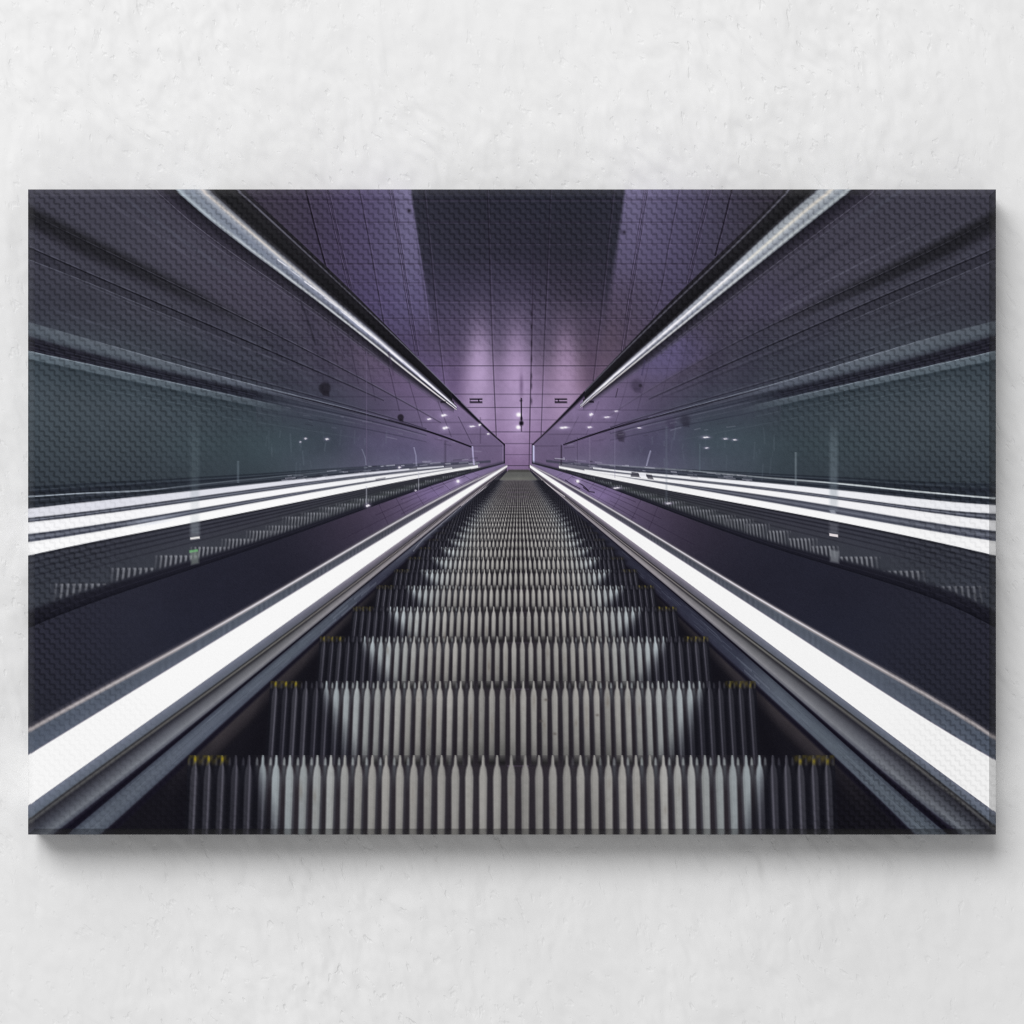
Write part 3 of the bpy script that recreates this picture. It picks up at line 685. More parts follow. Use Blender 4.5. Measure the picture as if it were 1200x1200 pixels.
# ---- 4 the inner deck between glass and lit bar ---------------------------
def deck(s):
    fld = table([33, 150, 250, 330, 400, 450, 500, 545, 592], [545, 580, 620, 680, 740, 860], [
        [(40, 38, 54), (38, 36, 52), (36, 34, 50), (38, 34, 50), (56, 44, 66), (80, 62, 92), (104, 84, 126), (126, 104, 154), (120, 98, 146)],
        [(40, 38, 54), (38, 36, 52), (36, 34, 50), (38, 34, 50), (60, 47, 68), (80, 62, 92), (104, 84, 126), (122, 100, 148), (120, 98, 146)],
        [(40, 38, 54), (38, 36, 52), (35, 33, 49), (38, 34, 50), (52, 42, 62), (70, 56, 84), (92, 74, 112), (110, 90, 130), (110, 88, 130)],
        [(42, 40, 56), (38, 36, 52), (34, 32, 48), (35, 32, 48), (42, 37, 54), (56, 46, 66), (80, 62, 92), (100, 80, 120), (110, 88, 130)],
        [(42, 40, 56), (38, 37, 53), (34, 33, 50), (34, 32, 48), (38, 34, 50), (50, 42, 60), (80, 62, 92), (100, 80, 120), (110, 88, 130)],
        [(38, 37, 50), (38, 38, 54), (38, 39, 56), (36, 36, 54), (38, 34, 50), (50, 42, 60), (80, 62, 92), (100, 80, 120), (110, 88, 130)]])
    if s == 1:
        fld = fld[:, ::-1]
        fld = np.roll(fld, -int((PX0 + PX1 - 1215) * SS), 1) if PX0 + PX1 != 1215 else fld
    x0, x1 = sx(s, 30, 592)
    m = region(SKIRT2[s], BEIGE[s], x0, x1, soft=1.2)
    put(grey(fld, .28) + np.array((2., 3., 4.), np.float32), m)
    bg, s2 = spline(BEIGE[s]), spline(SKIRT2[s])
    for q, a, b, al in ((.35, 440, 520, .45), (.62, 400, 500, .35), (.15, 470, 545, .45), (.8, 470, 560, .4)):
        streak(lambda x, q=q: s2(x) * (1 - q) + bg(x) * q, .9, (38, 28, 46), *sx(s, a, b), alpha=al)
    for q in (450, 470, 492, 510, 524, 537, 549, 560):
        x = q if s == 0 else 1215 - q
        dx = 13 if s == 0 else -13
        vstroke([(x - dx * .5, s2(x) + 1), (x + dx * .5, bg(x) - 1)], .8, (40, 30, 48), .45)
    blob(MX[s](510), 580, 26, 9, (138, 116, 170), .35, 2, m)
    if s == 1:
        for pts, w in (([(674, 564), (682, 568), (690, 575)], 1.6), ([(683, 571), (690, 576), (697, 577)], 1.3), ([(662, 562), (670, 568), (680, 573)], 1.)):
            streak(pts, w, (34, 26, 40), alpha=.85)
    for x, y in ((536.7, 564), (677, 564)):
        if (x < 607) == (s == 0):
            blob(x, y, 4.4, 4, (206, 186, 230), .5)
            blob(x, y, 1.9, 1.8, (255, 252, 255), 1, 3)
    # pale edge bead, ribbed strip, lit bar
    wt = spline(WHT_T[s])
    band(lambda x: bg(x), lambda x: wt(x), sk(s, [(33, [(0, (84, 92, 106)), (.5, (82, 90, 106)), (1, (92, 100, 116))]), (300, [(0, (92, 98, 110)), (.5, (86, 92, 104)), (1, (96, 102, 116))]),
                                                  (450, [(0, (80, 80, 90)), (.5, (74, 74, 84)), (1, (96, 96, 108))]), (592, [(0, (90, 80, 104)), (.5, (74, 66, 86)), (1, (120, 112, 130))])]), x0, x1, soft=1.2)
    c0, c1 = np.searchsorted(XC, sx(s, 33, 560))
    x = XC[c0:c1]
    D = np.abs(MX[s](x) - 600) + 8
    rib = (np.sin(2 * np.pi * np.log(D) * 46 + 1.5 * np.sin(MX[s](x) * .11)) * (.6 + .4 * np.sin(MX[s](x) * .17 + s)) * .5 + .5)[None, :] * .62 * np.interp(MX[s](x), [33, 200, 300, 400, 520, 560], [.1, .2, .42, .6, .6, .2])[None, :]
    t = (YC[:, None] - bg(x)) / (wt(x) - bg(x))
    IMG[:, c0:c1] += (np.array((46, 50, 60), np.float32) - IMG[:, c0:c1]) * (rib * ((t > .3) & (t < .95)))[..., None]
    streak(lambda x: bg(x) - .2, sk(s, [(33, 9), (150, 8), (300, 5), (450, 3), (592, 1.4)]), (92, 88, 98), x0, x1, soft=4, alpha=.5)
    streak(lambda x: bg(x) + (1.3 if s == 0 else .6), sk(s, [(33, 5), (150, 4.8), (300, 4), (450, 2.2), (592, 1.)]), (172, 164, 164), x0, x1, soft=2.8, alpha=sk(s, [(33, .85), (200, .95), (300, 1), (592, .8)]))
    streak(lambda x: bg(x) + (1.2 if s == 0 else .5), sk(s, [(33, .6), (200, 1.1), (300, 1.8), (450, 1.4), (592, .7)]), (222, 220, 230), x0, x1, soft=1.2, alpha=sk(s, [(33, .2), (200, .5), (320, .9), (592, .7)]))
    x1b = 594.5 if s == 0 else x1
    x0b = 620.8 if s == 1 else x0
    streak(WHT_T[s], 2.2, (150, 140, 158), x0b, x1b, alpha=.6)
    band(WHT_T[s], WHT_B[s], (249, 249, 249), x0b, x1b, soft=1.3)
    streak(WHT_B[s], 1.8, (168, 150, 172), x0b, x1b, alpha=.45, dy=.8)


# ---- 5 skirting beside the steps ------------------------------------------
def skirting(s):
    x0, x1 = sx(s, 30, 594)
    sk_b, bl = spline(SK_BOT[s]), spline(BLACK[s])
    bw = as_fn(sk(s, BLACK_W))
    tr_bot = lambda x: bl(x) - bw(x) / 2
    bk_bot = lambda x: bl(x) + bw(x) / 2
    # the well beside the treads
    band(SK_BOT[s], lambda x: np.full(np.shape(x), 1000.), (25, 23, 30), *((100, 594) if s == 0 else (620, 1115)), soft=4)
    band(J_BOT[s], tr_bot, sk(s, [
        (33, [(0, (50, 48, 54)), (.07, (80, 80, 82)), (.17, (46, 45, 53)), (.45, (62, 64, 74)), (.8, (104, 109, 118)), (.95, (70, 74, 86)), (1, (40, 38, 52))]),
        (200, [(0, (46, 44, 48)), (.08, (92, 90, 88)), (.18, (42, 41, 49)), (.42, (80, 81, 90)), (.8, (118, 121, 129)), (.95, (86, 88, 99)), (1, (40, 38, 52))]),
        (330, [(0, (40, 38, 40)), (.09, (116, 114, 110)), (.2, (46, 44, 48)), (.4, (92, 92, 96)), (.8, (132, 131, 136)), (.95, (100, 100, 108)), (1, (44, 42, 52))]),
        (450, [(0, (40, 36, 40)), (.14, (134, 128, 128)), (.26, (52, 48, 53)), (.45, (126, 121, 124)), (.78, (152, 146, 151)), (.94, (120, 115, 121)), (1, (60, 56, 62))]),
        (592, [(0, (44, 40, 46)), (.2, (140, 132, 138)), (.3, (60, 54, 62)), (.5, (140, 132, 138)), (.8, (150, 142, 150)), (.92, (80, 76, 84)), (1, (40, 37, 44))])]), x0, x1, soft=1.)
    band(WHT_B[s], J_BOT[s], sk(s, [(33, [(0, (116, 122, 140)), (.3, (106, 114, 130)), (.85, (94, 102, 116)), (1, (58, 58, 58))]), (300, [(0, (118, 121, 137)), (.4, (100, 104, 119)), (.85, (90, 94, 106)), (1, (48, 47, 48))]),
                                    (450, [(0, (150, 142, 156)), (.4, (112, 106, 120)), (.85, (90, 86, 96)), (1, (48, 44, 48))]), (592, [(0, (170, 160, 172)), (.5, (90, 84, 94)), (.9, (60, 56, 62)), (1, (40, 36, 40))])]), x0, x1, soft=1.)
    band(tr_bot, bk_bot, [(0, (38, 35, 48)), (.4, (20, 17, 29)), (.8, (22, 19, 31)), (1, (38, 37, 50))], x0, x1, soft=1.2)
    dim = [(592, [(0, (44, 42, 50)), (.3, (40, 39, 48)), (1, (30, 29, 38))])]
    if s == 0:
        st = [(33, [(0, (62, 67, 80)), (.2, (84, 91, 103)), (.55, (94, 102, 113)), (.9, (84, 91, 103)), (1, (66, 69, 82))]),
              (250, [(0, (60, 64, 78)), (.2, (80, 86, 99)), (.55, (88, 94, 108)), (.9, (74, 80, 94)), (1, (54, 55, 70))]),
              (340, [(0, (60, 64, 76)), (.2, (82, 89, 101)), (.55, (86, 93, 105)), (.9, (76, 81, 95)), (1, (52, 53, 68))]),
              (405, [(0, (64, 68, 80)), (.2, (78, 83, 96)), (.6, (74, 80, 93)), (.9, (66, 69, 84)), (1, (44, 43, 57))]),
              (440, [(0, (50, 51, 64)), (.2, (58, 59, 75)), (.6, (56, 57, 73)), (.9, (48, 48, 63)), (1, (38, 37, 49))]),
              (490, [(0, (70, 72, 86)), (.2, (78, 80, 94)), (.6, (58, 59, 73)), (1, (36, 35, 46))])] + dim
    else:
        st = [(33, [(0, (60, 65, 78)), (.2, (82, 90, 101)), (.55, (92, 101, 111)), (.9, (84, 91, 103)), (1, (62, 66, 79))]),
              (255, [(0, (60, 65, 77)), (.2, (80, 87, 99)), (.55, (92, 100, 111)), (.9, (86, 93, 105)), (1, (58, 61, 75))]),
              (310, [(0, (62, 67, 79)), (.2, (80, 86, 98)), (.55, (86, 92, 105)), (.9, (84, 90, 104)), (1, (50, 51, 66))]),
              (350, [(0, (44, 45, 59)), (.2, (52, 54, 69)), (.55, (56, 59, 74)), (.9, (52, 53, 69)), (1, (34, 33, 46))]),
              (440, [(0, (36, 36, 50)), (.2, (46, 46, 62)), (.55, (48, 48, 64)), (.9, (44, 43, 58)), (1, (32, 31, 43))])] + dim
    band(bk_bot, SK_BOT[s], sk(s, st), x0, x1, soft=1.2, soft_b=2.4)
    dk = as_fn(sk(s, [(100, 13), (200, 9), (320, 6.5), (420, 3.6), (500, 2)]))
    band(lambda x: sk_b(x) + dk(x) * .6, lambda x: sk_b(x) + dk(x) * 4.2, [(0, (66, 60, 62)), (.5, (54, 49, 53)), (1, (30, 27, 32))], *sx(s, 140, 470), soft=3, soft_b=9,
         alpha=sk(s, [(190, 0), (225, .35), (255, .85), (420, .7), (470, 0)]))
    band(lambda x: sk_b(x) + .3, lambda x: sk_b(x) + dk(x), [(0, (34, 31, 44)), (.35, (23, 20, 32)), (1, (26, 23, 34))], x0, x1, soft=2, soft_b=4, alpha=.95)
    # brushed grain along the skirting
    r = np.random.default_rng(21 + s)
    for _ in range(150):
        q = r.uniform(70, 500)
        x = MX[s](q)
        t = r.uniform(.12, .9)
        L = r.uniform(6, 24) * (1.1 - q / 600)
        streak(lambda v, t=t: bk_bot(v) * (1 - t) + sk_b(v) * t, r.uniform(.5, 1.1), (124, 132, 148) if r.random() < .5 else (50, 52, 64), x - L, x + L, alpha=r.uniform(.06, .24))
    for q in ((385, .75), (399, .5), (409, .85), (424, .4), (432, .6)) if s == 0 else ((322, .6), (334, .8), (343, .5)):
        x = MX[s](q[0])
        streak(lambda v, t=q[1]: bk_bot(v) * (1 - t) + sk_b(v) * t, 1.6, (118, 124, 138), x - 9, x + 9, alpha=.45, soft=2)
    if s == 0:
        streak([(540, 593.2), (560, 577.5), (576, 566)], 1.2, (196, 190, 196), alpha=.9)
        streak([(484, 646), (496, 632), (510, 620), (540, 594)], 1.1, (150, 150, 162), alpha=.7)
    else:
        streak([(634, 562), (650, 574), (662, 582)], 1.2, (196, 190, 196), alpha=.9)
        streak([(660, 583), (674, 596), (679, 600)], 1.6, (130, 128, 136), alpha=.7)


# ---- 6 the steps -----------------------------------------------------------
YV, CP, STEP = 536., 21.45, .02045


def pitch(k):
    return 1. / (.06146 + STEP * (k - 1))


def steps():
    poly([(596, 550.5), (619.5, 550.5), (632, 564.5), (583.5, 564.5)], (93, 93, 91))
    poly([(596, 550.5), (619.5, 550.5), (622, 553), (594, 553)], (62, 60, 58), .8, 2)
    blob(607.5, 561.5, 22, 2.6, (118, 118, 112), .7)
    for k in range(64, -1, -1):
        p, pn = pitch(k), pitch(max(k - 1, -1))
        y0, y1 = YV + CP * p, YV + CP * pn
        if k == 0:
            break
        if y0 < 562:
            continue
        r0, r1 = np.searchsorted(YC, [y0 - .8 * 1, min(y1 + .75 * pn, PY1)])
        y = YC[r0:r1, None]
        s_ = (y - y0) / p                                   # in pitches below the tips
        t = np.clip((y - y0) / (y1 - y0), 0, 1.3)
        pp = p * (1 + .021 * t)
        xc = 607.6 - .53 * p
        W = 23.4 * p * 1.03
        c0, c1 = np.searchsorted(XC, [xc - W, xc + W])
        x = XC[None, c0:c1]
        u = (x - xc) / pp
        u = u + 2.1e-5 * u ** 3                           # the lens draws the ends in a little
        n = np.round(u)
        inside = np.clip((23.55 - np.abs(u)) * p / 1. + .5, 0, 1)
        r = np.random.default_rng(100 + k)
        jit = r.normal(0, 1, 64)
        ji = jit[np.clip(n.astype(int) + 30, 0, 63)]
        v = (u - n) + .008 * ji                              # across one cleat
        half = .5 * np.interp(s_, [-.12, .02, .2, .65, 1.05, 1.6, 2.6, 5], [.02, .15, .23, .27, .46, .57, .55, .51])
        aa = .8 / p + .085
        cle = np.clip((half - np.abs(v)) / aa + .5, 0, 1)
        flat = np.clip((1.9 - p) / .8, 0, 1) * .75
        cle = cle * (1 - flat) + .56 * flat
        cle = cle * np.clip(s_ * p / .8 + .8, 0, 1)
        # light falling between the two balustrades
        tt = np.clip(t, 0, 1)
        lim = 18.5 - 3.5 * tt ** 1.15 - 2. * np.clip((3 - p) / 3, 0, 1)
        wid = .4 + 1.7 * tt
        lit = 1 - sstep(-wid, wid, np.abs(u) - lim)
        gap_on = np.clip((s_ - .62) / .5 + .5, 0, 1)       # between the tips one sees through
        gap_on = np.maximum(gap_on, .30 * (s_ > 0))
        edge = sstep(9, 19, np.abs(u))
        lift = np.interp(p, [1, 2, 3.5, 6, 9, 12, 16], [1.02, 1.2, 1.24, 1.18, 1.08, 1.03, 1.])
        shade = (np.interp(tt, [0, .12, .5, .8, 1], [1.08, 1.1, 1.03, .95, .78]) - .5 * np.clip((y - y1) / (.55 * pn), 0, 1) + .035 * ji - .05 * np.exp(-(u / 7) ** 2) + .07 * edge) * lift
        cl = np.stack([(142 - 8 * edge) * shade, (140 + 2 * edge) * shade, (137 + 10 * edge) * shade], -1)
        rim = np.clip(1 - np.abs(v - np.sign(-u) * half * .62) / .1, 0, 1) * np.clip((p - 4) / 6, 0, 1)
        cl *= (1 - .10 * rim)[..., None]
        gp = np.stack([52 - 12 * tt + 0 * u, 47 - 12 * tt + 0 * u, 53 - 12 * tt + 0 * u], -1) * np.interp(p, [1, 2, 3, 5, 9], [1.5, 1.2, .9, .82, .95])
        dkb = 54 - 9 * tt + 3 * ji
        hi = np.clip(1 - np.abs(v - np.sign(-u) * .1) / .12, 0, 1)
        dk = np.stack([dkb - 2 + 34 * hi, dkb - 3 + 33 * hi, dkb + 5 + 36 * hi], -1)
        dg = np.stack([23 + 0 * u, 22 + 0 * u, 29 + 0 * u], -1) + 0 * tt[..., None]
        L = lit[..., None]
        col_c = cl * L + dk * (1 - L)
        col_g = gp * L + dg * (1 - L)
        A = inside * np.maximum(cle, gap_on)
        C = col_g + (col_c - col_g) * cle[..., None]
        # one flank of each cleat shows beside its face, away from the middle
        fl = np.clip((.16 - np.abs(v + np.sign(-u) * (-half - .05))) / .12, 0, 1) * np.clip(np.abs(u) / 16, 0, 1) * (1 - cle) * sstep(.9, 1.6, s_)
        C = C + ((np.array((96, 100, 108)) * L + np.array((36, 35, 43)) * (1 - L)) - C) * (fl * .42)[..., None]
        blend(r0, r1, c0, c1, C, A)
        # the hind tips of the tread behind
        if p > 2.2:
            v2 = (u - np.sign(u) * .42) - np.round(u - np.sign(u) * .42)
            on = np.clip((np.abs(u) - 3) / 6, 0, 1) * inside * (1 - .8 * cle)
            hz = np.clip((np.interp(s_, [.06, .34, .8], [-.02, .075, .1]) - np.abs(v2)) / aa + .5, 0, 1) * np.clip((s_ - .14) * p + .5, 0, 1) * np.clip((.85 - s_) * p / 3, 0, 1)
            blend(r0, r1, c0, c1, (np.array((150, 156, 158)) * L + np.array((54, 53, 62)) * (1 - L)), hz * on * .85)
            tl_ = np.clip((.13 - np.abs(v2)) / (aa + .04) + .5, 0, 1) * np.clip((s_ - .7) * p / 2, 0, 1) * np.clip((2.6 - s_) / 1.6, 0, 1)
            blend(r0, r1, c0, c1, (np.array((88, 94, 100)) * L + np.array((34, 33, 41)) * (1 - L)), tl_ * on * .6)
        # worn yellow markings at both ends
        if p > 3:
            yel = sstep(20.3, 20.8, np.abs(u)) * inside * np.clip((.8 - s_) / .5, 0, 1) * np.clip((s_ + .05) / .1, 0, 1)
            yn = np.clip(.6 + .6 * np.sin(u * 9.3 + k) * np.cos(s_ * 7 + u * 3.1), .1, 1)
            blend(r0, r1, c0, c1, (142, 124, 24), yel * yn * np.interp(p, [3, 6, 9, 12, 16], [.0, .35, .65, .85, 1.]) * np.maximum(cle, .3))
    # side plates glimpsed in the well next to each tread
    return


def wells():
    for k in range(1, 14):
        p, pn = pitch(k), pitch(k - 1)
        y0, y1 = YV + CP * p, YV + CP * pn
        for sg in (-1, 1):
            xa = 607.6 - .53 * p + sg * 22.9 * p
            poly([(xa, y0 + .6 * p), (xa + sg * .55 * p, y1), (xa + sg * 3.4 * p, y1 + p), (xa + sg * .8 * p, y0 + 2. * p)], (21, 19, 26), .9, max(2., p * 1.5))


def stair_stains():
    r = np.random.default_rng(5)
    for _ in range(60):
        k = r.integers(1, 5)
        p = pitch(k)
        y = YV + CP * p + p * r.uniform(1.2, 4.5)
        n = r.integers(-15, 16)
        x = 607.6 - .53 * p + n * p * (1 + .01)
        blob(x, y, p * .14, p * r.uniform(.2, .9), (112, 102, 92), r.uniform(.1, .4), 2)
    for x, y in ((700, 838), (650, 860), (634, 845), (640, 820)):
        blob(x, y, 2.4, 1.6, (84, 76, 72), .6)


def posts():
    # glass posts mirrored in the panes
    vstroke([(228, 470), (228.5, 625)], 10, (120, 138, 146), [(470, 0), (520, .14), (580, .2), (600, .12), (626, .25)], soft=4)
    poly([(223, 612), (234, 611), (234, 631), (223, 632)], (140, 146, 152), .38, 4)
    poly([(223, 630), (234, 628.5), (234, 631), (223, 632.5)], (228, 226, 224), .95, 1)
    poly([(222, 645), (232, 643.5), (232, 646.5), (222, 648)], (108, 176, 112), .8, 1.5)
    poly([(223, 647), (233, 646), (233, 660), (224, 662)], (140, 150, 142), .5, 3)
    vstroke([(279, 540), (279, 566)], 2, (126, 140, 152), .4, soft=2)
    vstroke([(977, 490), (977, 600)], 9.5, (126, 140, 150), [(490, 0), (520, .3), (570, .4), (600, .2)], soft=4)
    poly([(972, 612), (982, 614), (982, 627), (972, 625)], (120, 122, 132), .4, 4)
    poly([(972, 625), (982, 626.5), (982, 629.5), (972, 628)], (240, 232, 234), .95, 1)
    poly([(973, 644), (983, 646), (983, 660), (973, 658)], (140, 144, 150), .6, 3)
    vstroke([(932.5, 530), (932.5, 570)], 2, (140, 152, 160), .5, soft=2)


def ends():
    # outer end of the landing, the glass edge lines
    streak(C_TOP[0], 1.6, (20, 16, 24), 455, 553, alpha=[(455, .3), (500, .9), (553, .9)])
    streak(C_TOP[1], 1.6, (20, 16, 24), 660, 760, alpha=[(660, .9), (715, .9), (760, .3)])
    blob(560, 548, 3, 2, (230, 226, 232), .6)


def weave():
    """the twill of the cloth, seen as thin slanting steps of thread"""
    c = 5.93
    rx, ry = (XC - 64.) / c, (YC - 470.) / c
    wob = noise(14, 2, 31) * .16
    gx, gy = rx[None, :] + wob, ry[:, None] + noise(14, 2, 32) * .16
    i, j = np.floor(gx), np.floor(gy)
    fx, fy = gx - i, gy - j
    even = ((i - j) % 2) == 0
    dl = np.minimum(fx, 1 - fy)                       # left side and foot of every second cell
    # distance to the stair line from either side
    d_in = np.where(even, np.minimum(fx, 1 - fy), np.minimum(1 - fx, fy))
    line = np.exp(-(d_in / .2) ** 2)
    lite = np.where(even, np.exp(-((d_in - .5) / .25) ** 2), 0)
    return line.astype(np.float32), lite.astype(np.float32)


def paint():
    ceiling()
    for s in (0, 1):
        glass(s)
    ends()
    for s in (0, 1):
        mirrored(s)
        glints(s)
        deck(s)
    posts()
    for s in (0, 1):
        skirting(s)
    wells()
    steps()
    stair_stains()
    # a cooler, slightly greyer balance overall
    g_ = np.clip(1 - IMG.mean(-1, keepdims=True) / 200, 0, 1)
    IMG[:] = grey(IMG, .04) + np.array((-.6, .4, 1.4), np.float32) * g_
    IMG[:] = np.clip(IMG - 6.5 * np.clip(1 - IMG.mean(-1, keepdims=True) / 75, 0, 1), 2, 255)      # full blacks
    # a little unevenness of the ink
    low = noise(60, 3, 1) * .045 + noise((5, 5), 2, 2) * .03
    IMG[:] *= (1 + low * np.clip((235 - IMG.mean(-1)) / 60, 0, 1))[..., None]
    grain = RNG.normal(0, 1, (NH // SS, NW // SS)).astype(np.float32)
    IMG[:] += np.repeat(np.repeat(grain, SS, 0), SS, 1)[..., None] * 1.2
    line, lite = weave()
    q = np.hypot((XC[None, :] - 600) / 440, (YC[:, None] - 735) / 300)
    q += noise(70, 2, 9) * .1
    m = sstep(.92, 1.28, q) * (.86 + .14 * noise(40, 2, 12))
    m *= 1 - .65 * sstep(790, 870, YC)[:, None] * (1 - sstep(150, 330, XC))[None, :]
    lum = IMG.mean(-1, keepdims=True) / 255
    dk = (1 - .4 * line * m * np.clip(1.05 - lum[..., 0], .15, 1))[..., None]
    lt = (lite * m * np.clip(1 - lum[..., 0], 0, 1))[..., None] * 5.
    IMG[:] = np.clip(IMG * dk + lt, 0, 255)
    a = IMG.reshape(NH // SS, SS, NW // SS, SS, 3).mean((1, 3))
    # the crisp edge a print shop gives its files
    p = np.pad(a, ((1, 1), (1, 1), (0, 0)), 'edge')
    soft = (p[:-2, 1:-1] + p[2:, 1:-1] + p[1:-1, :-2] + p[1:-1, 2:] + 2 * a) / 6
    return np.clip(a + (a - soft) * .65, 0, 252)
# ------------------------------------------------------------------ PRINT END

AMBIENT = .41
KEY_LOC = (-3.2, -7.3, 5.3)
KEY_SIZE = 6.6
KEY_SIZE_Y = 4.0
KEY_POWER = 745


# ============================================================== the scene
C = bpy.context.scene.collection
S = bpy.context.scene
D = 3.0                       # camera to the face of the canvas
DEPTH = .070                  # how far the face of the canvas stands off the wall
FX1, FY1 = 1159, 971          # right and lower end of the face, in print millimetres


def wx(px):
    return (px - 600.) / 1000.


def wz(py):
    return (600. - py) / 1000.


def lin(a):
    a = np.clip(a, 0, 255) / 255.
    return np.where(a <= .04045, a / 12.92, ((a + .055) / 1.055) ** 2.4)


def tag(o, **kw):
    for k, v in kw.items():
        o[k] = v
    return o


def sheet(name, P, col, mat, parent=None, smooth=True, flip=False):
    """grid mesh from P[h][w][3] with one ink colour per vertex"""
    h, w = P.shape[:2]
    me = bpy.data.meshes.new(name)
    n = (h - 1) * (w - 1)
    idx = np.arange(h * w, dtype=np.int32).reshape(h, w)
    q = [idx[:-1, :-1], idx[1:, :-1], idx[1:, 1:], idx[:-1, 1:]]
    if flip:
        q = q[::-1]
    q = np.stack(q, -1).reshape(-1)
    me.vertices.add(h * w)
    me.vertices.foreach_set('co', P.astype(np.float32).reshape(-1))
    me.loops.add(n * 4)
    me.loops.foreach_set('vertex_index', q)
    me.polygons.add(n)
    me.polygons.foreach_set('loop_start', np.arange(0, n * 4, 4, dtype=np.int32))
    me.polygons.foreach_set('use_smooth', np.full(n, smooth))
    me.update(calc_edges=True)
    if col is not None:
        at = me.attributes.new('ink', 'FLOAT_COLOR', 'POINT')
        rgba = np.ones((h * w, 4), np.float32)
        rgba[:, :3] = col.reshape(-1, 3)
        at.data.foreach_set('color', rgba.reshape(-1))
    me.materials.append(mat)
    o = bpy.data.objects.new(name, me)
    C.objects.link(o)
    if parent:
        o.parent = parent
    return o


def node(nt, kind, **kw):
    n = nt.nodes.new(kind)
    for k, v in kw.items():
        if hasattr(n, k):
            setattr(n, k, v)
        else:
            n.inputs[k.replace('_', ' ')].default_value = v
    return n


def new_mat(name):
    m = bpy.data.materials.new(name)
    m.use_nodes = True
    return m, m.node_tree, m.node_tree.nodes['Principled BSDF']


# printed cloth: ink colour from the sheet, fine thread relief
canvas_mat, nt, bs = new_mat('printed_cloth')
ink = node(nt, 'ShaderNodeAttribute', attribute_name='ink')
nt.links.new(ink.outputs['Color'], bs.inputs['Base Color'])
bs.inputs['Roughness'].default_value = .62
bs.inputs['Specular IOR Level'].default_value = .03
tc = node(nt, 'ShaderNodeTexCoord')
nz = node(nt, 'ShaderNodeTexNoise')
nz.inputs['Scale'].default_value = 900
nz.inputs['Detail'].default_value = 2
bp = node(nt, 'ShaderNodeBump')
bp.inputs['Strength'].default_value = .05
bp.inputs['Distance'].default_value = .0006
nt.links.new(tc.outputs['Object'], nz.inputs['Vector'])
nt.links.new(nz.outputs['Fac'], bp.inputs['Height'])
nt.links.new(bp.outputs['Normal'], bs.inputs['Normal'])

# bare pine of the stretcher bars
pine, nt, bs = new_mat('bare_pine')
tc = node(nt, 'ShaderNodeTexCoord')
mp = node(nt, 'ShaderNodeMapping')
mp.inputs['Scale'].default_value = (4, 60, 60)
nz = node(nt, 'ShaderNodeTexNoise')
nz.inputs['Scale'].default_value = 6
nz.inputs['Detail'].default_value = 5
cr = node(nt, 'ShaderNodeValToRGB')
cr.color_ramp.elements[0].color = (.36, .23, .12, 1)
cr.color_ramp.elements[1].color = (.58, .42, .25, 1)
nt.links.new(tc.outputs['Object'], mp.inputs['Vector'])
nt.links.new(mp.outputs['Vector'], nz.inputs['Vector'])
nt.links.new(nz.outputs['Fac'], cr.inputs['Fac'])
nt.links.new(cr.outputs['Color'], bs.inputs['Base Color'])
bs.inputs['Roughness'].default_value = .7

# ---- white plaster ---------------------------------------------------------
plaster, nt, bs = new_mat('white_plaster')
bs.inputs['Roughness'].default_value = .85
bs.inputs['Specular IOR Level'].default_value = .12
tc = node(nt, 'ShaderNodeTexCoord')
warp = node(nt, 'ShaderNodeTexNoise')
warp.inputs['Scale'].default_value = 9
warp.inputs['Detail'].default_value = 1
vm = node(nt, 'ShaderNodeVectorMath', operation='MULTIPLY_ADD')
vm.inputs[1].default_value = (.03, .03, .03)
nt.links.new(tc.outputs['Object'], warp.inputs['Vector'])
nt.links.new(warp.outputs['Color'], vm.inputs[0])
nt.links.new(tc.outputs['Object'], vm.inputs[2])
# trowel marks lean to the right as they fall
rot = node(nt, 'ShaderNodeMapping')
rot.inputs['Scale'].default_value = (1.9, 1, 1)
turn = node(nt, 'ShaderNodeMapping')
turn.inputs['Rotation'].default_value = (0, math.radians(24), 0)
nt.links.new(vm.outputs['Vector'], turn.inputs['Vector'])
nt.links.new(turn.outputs['Vector'], rot.inputs['Vector'])
fine = node(nt, 'ShaderNodeTexNoise')
fine.inputs['Scale'].default_value = 38
fine.inputs['Detail'].default_value = .7
fine.inputs['Roughness'].default_value = .52
nt.links.new(rot.outputs['Vector'], fine.inputs['Vector'])
mid = node(nt, 'ShaderNodeTexNoise')
mid.inputs['Scale'].default_value = 24
mid.inputs['Detail'].default_value = .8
nt.links.new(rot.outputs['Vector'], mid.inputs['Vector'])
# now and then a small nick
nick = node(nt, 'ShaderNodeTexNoise')
nick.inputs['Scale'].default_value = 60
nick.inputs['Detail'].default_value = 2
nt.links.new(rot.outputs['Vector'], nick.inputs['Vector'])
nr = node(nt, 'ShaderNodeMapRange')
nr.inputs['From Min'].default_value = .62
nr.inputs['From Max'].default_value = .74
nt.links.new(nick.outputs['Fac'], nr.inputs['Value'])
patch = node(nt, 'ShaderNodeTexNoise')
patch.inputs['Scale'].default_value = 2.2
patch.inputs['Detail'].default_value = 2
nt.links.new(tc.outputs['Object'], patch.inputs['Vector'])
pr = node(nt, 'ShaderNodeMapRange')
pr.inputs['From Min'].default_value = .35
pr.inputs['From Max'].default_value = .65
pr.inputs['To Min'].default_value = .45
pr.inputs['To Max'].default_value = 1.2
nt.links.new(patch.outputs['Fac'], pr.inputs['Value'])
h1 = node(nt, 'ShaderNodeMath', operation='MULTIPLY_ADD')
h1.inputs[1].default_value = 1.9
nt.links.new(mid.outputs['Fac'], h1.inputs[0])
nt.links.new(fine.outputs['Fac'], h1.inputs[2])
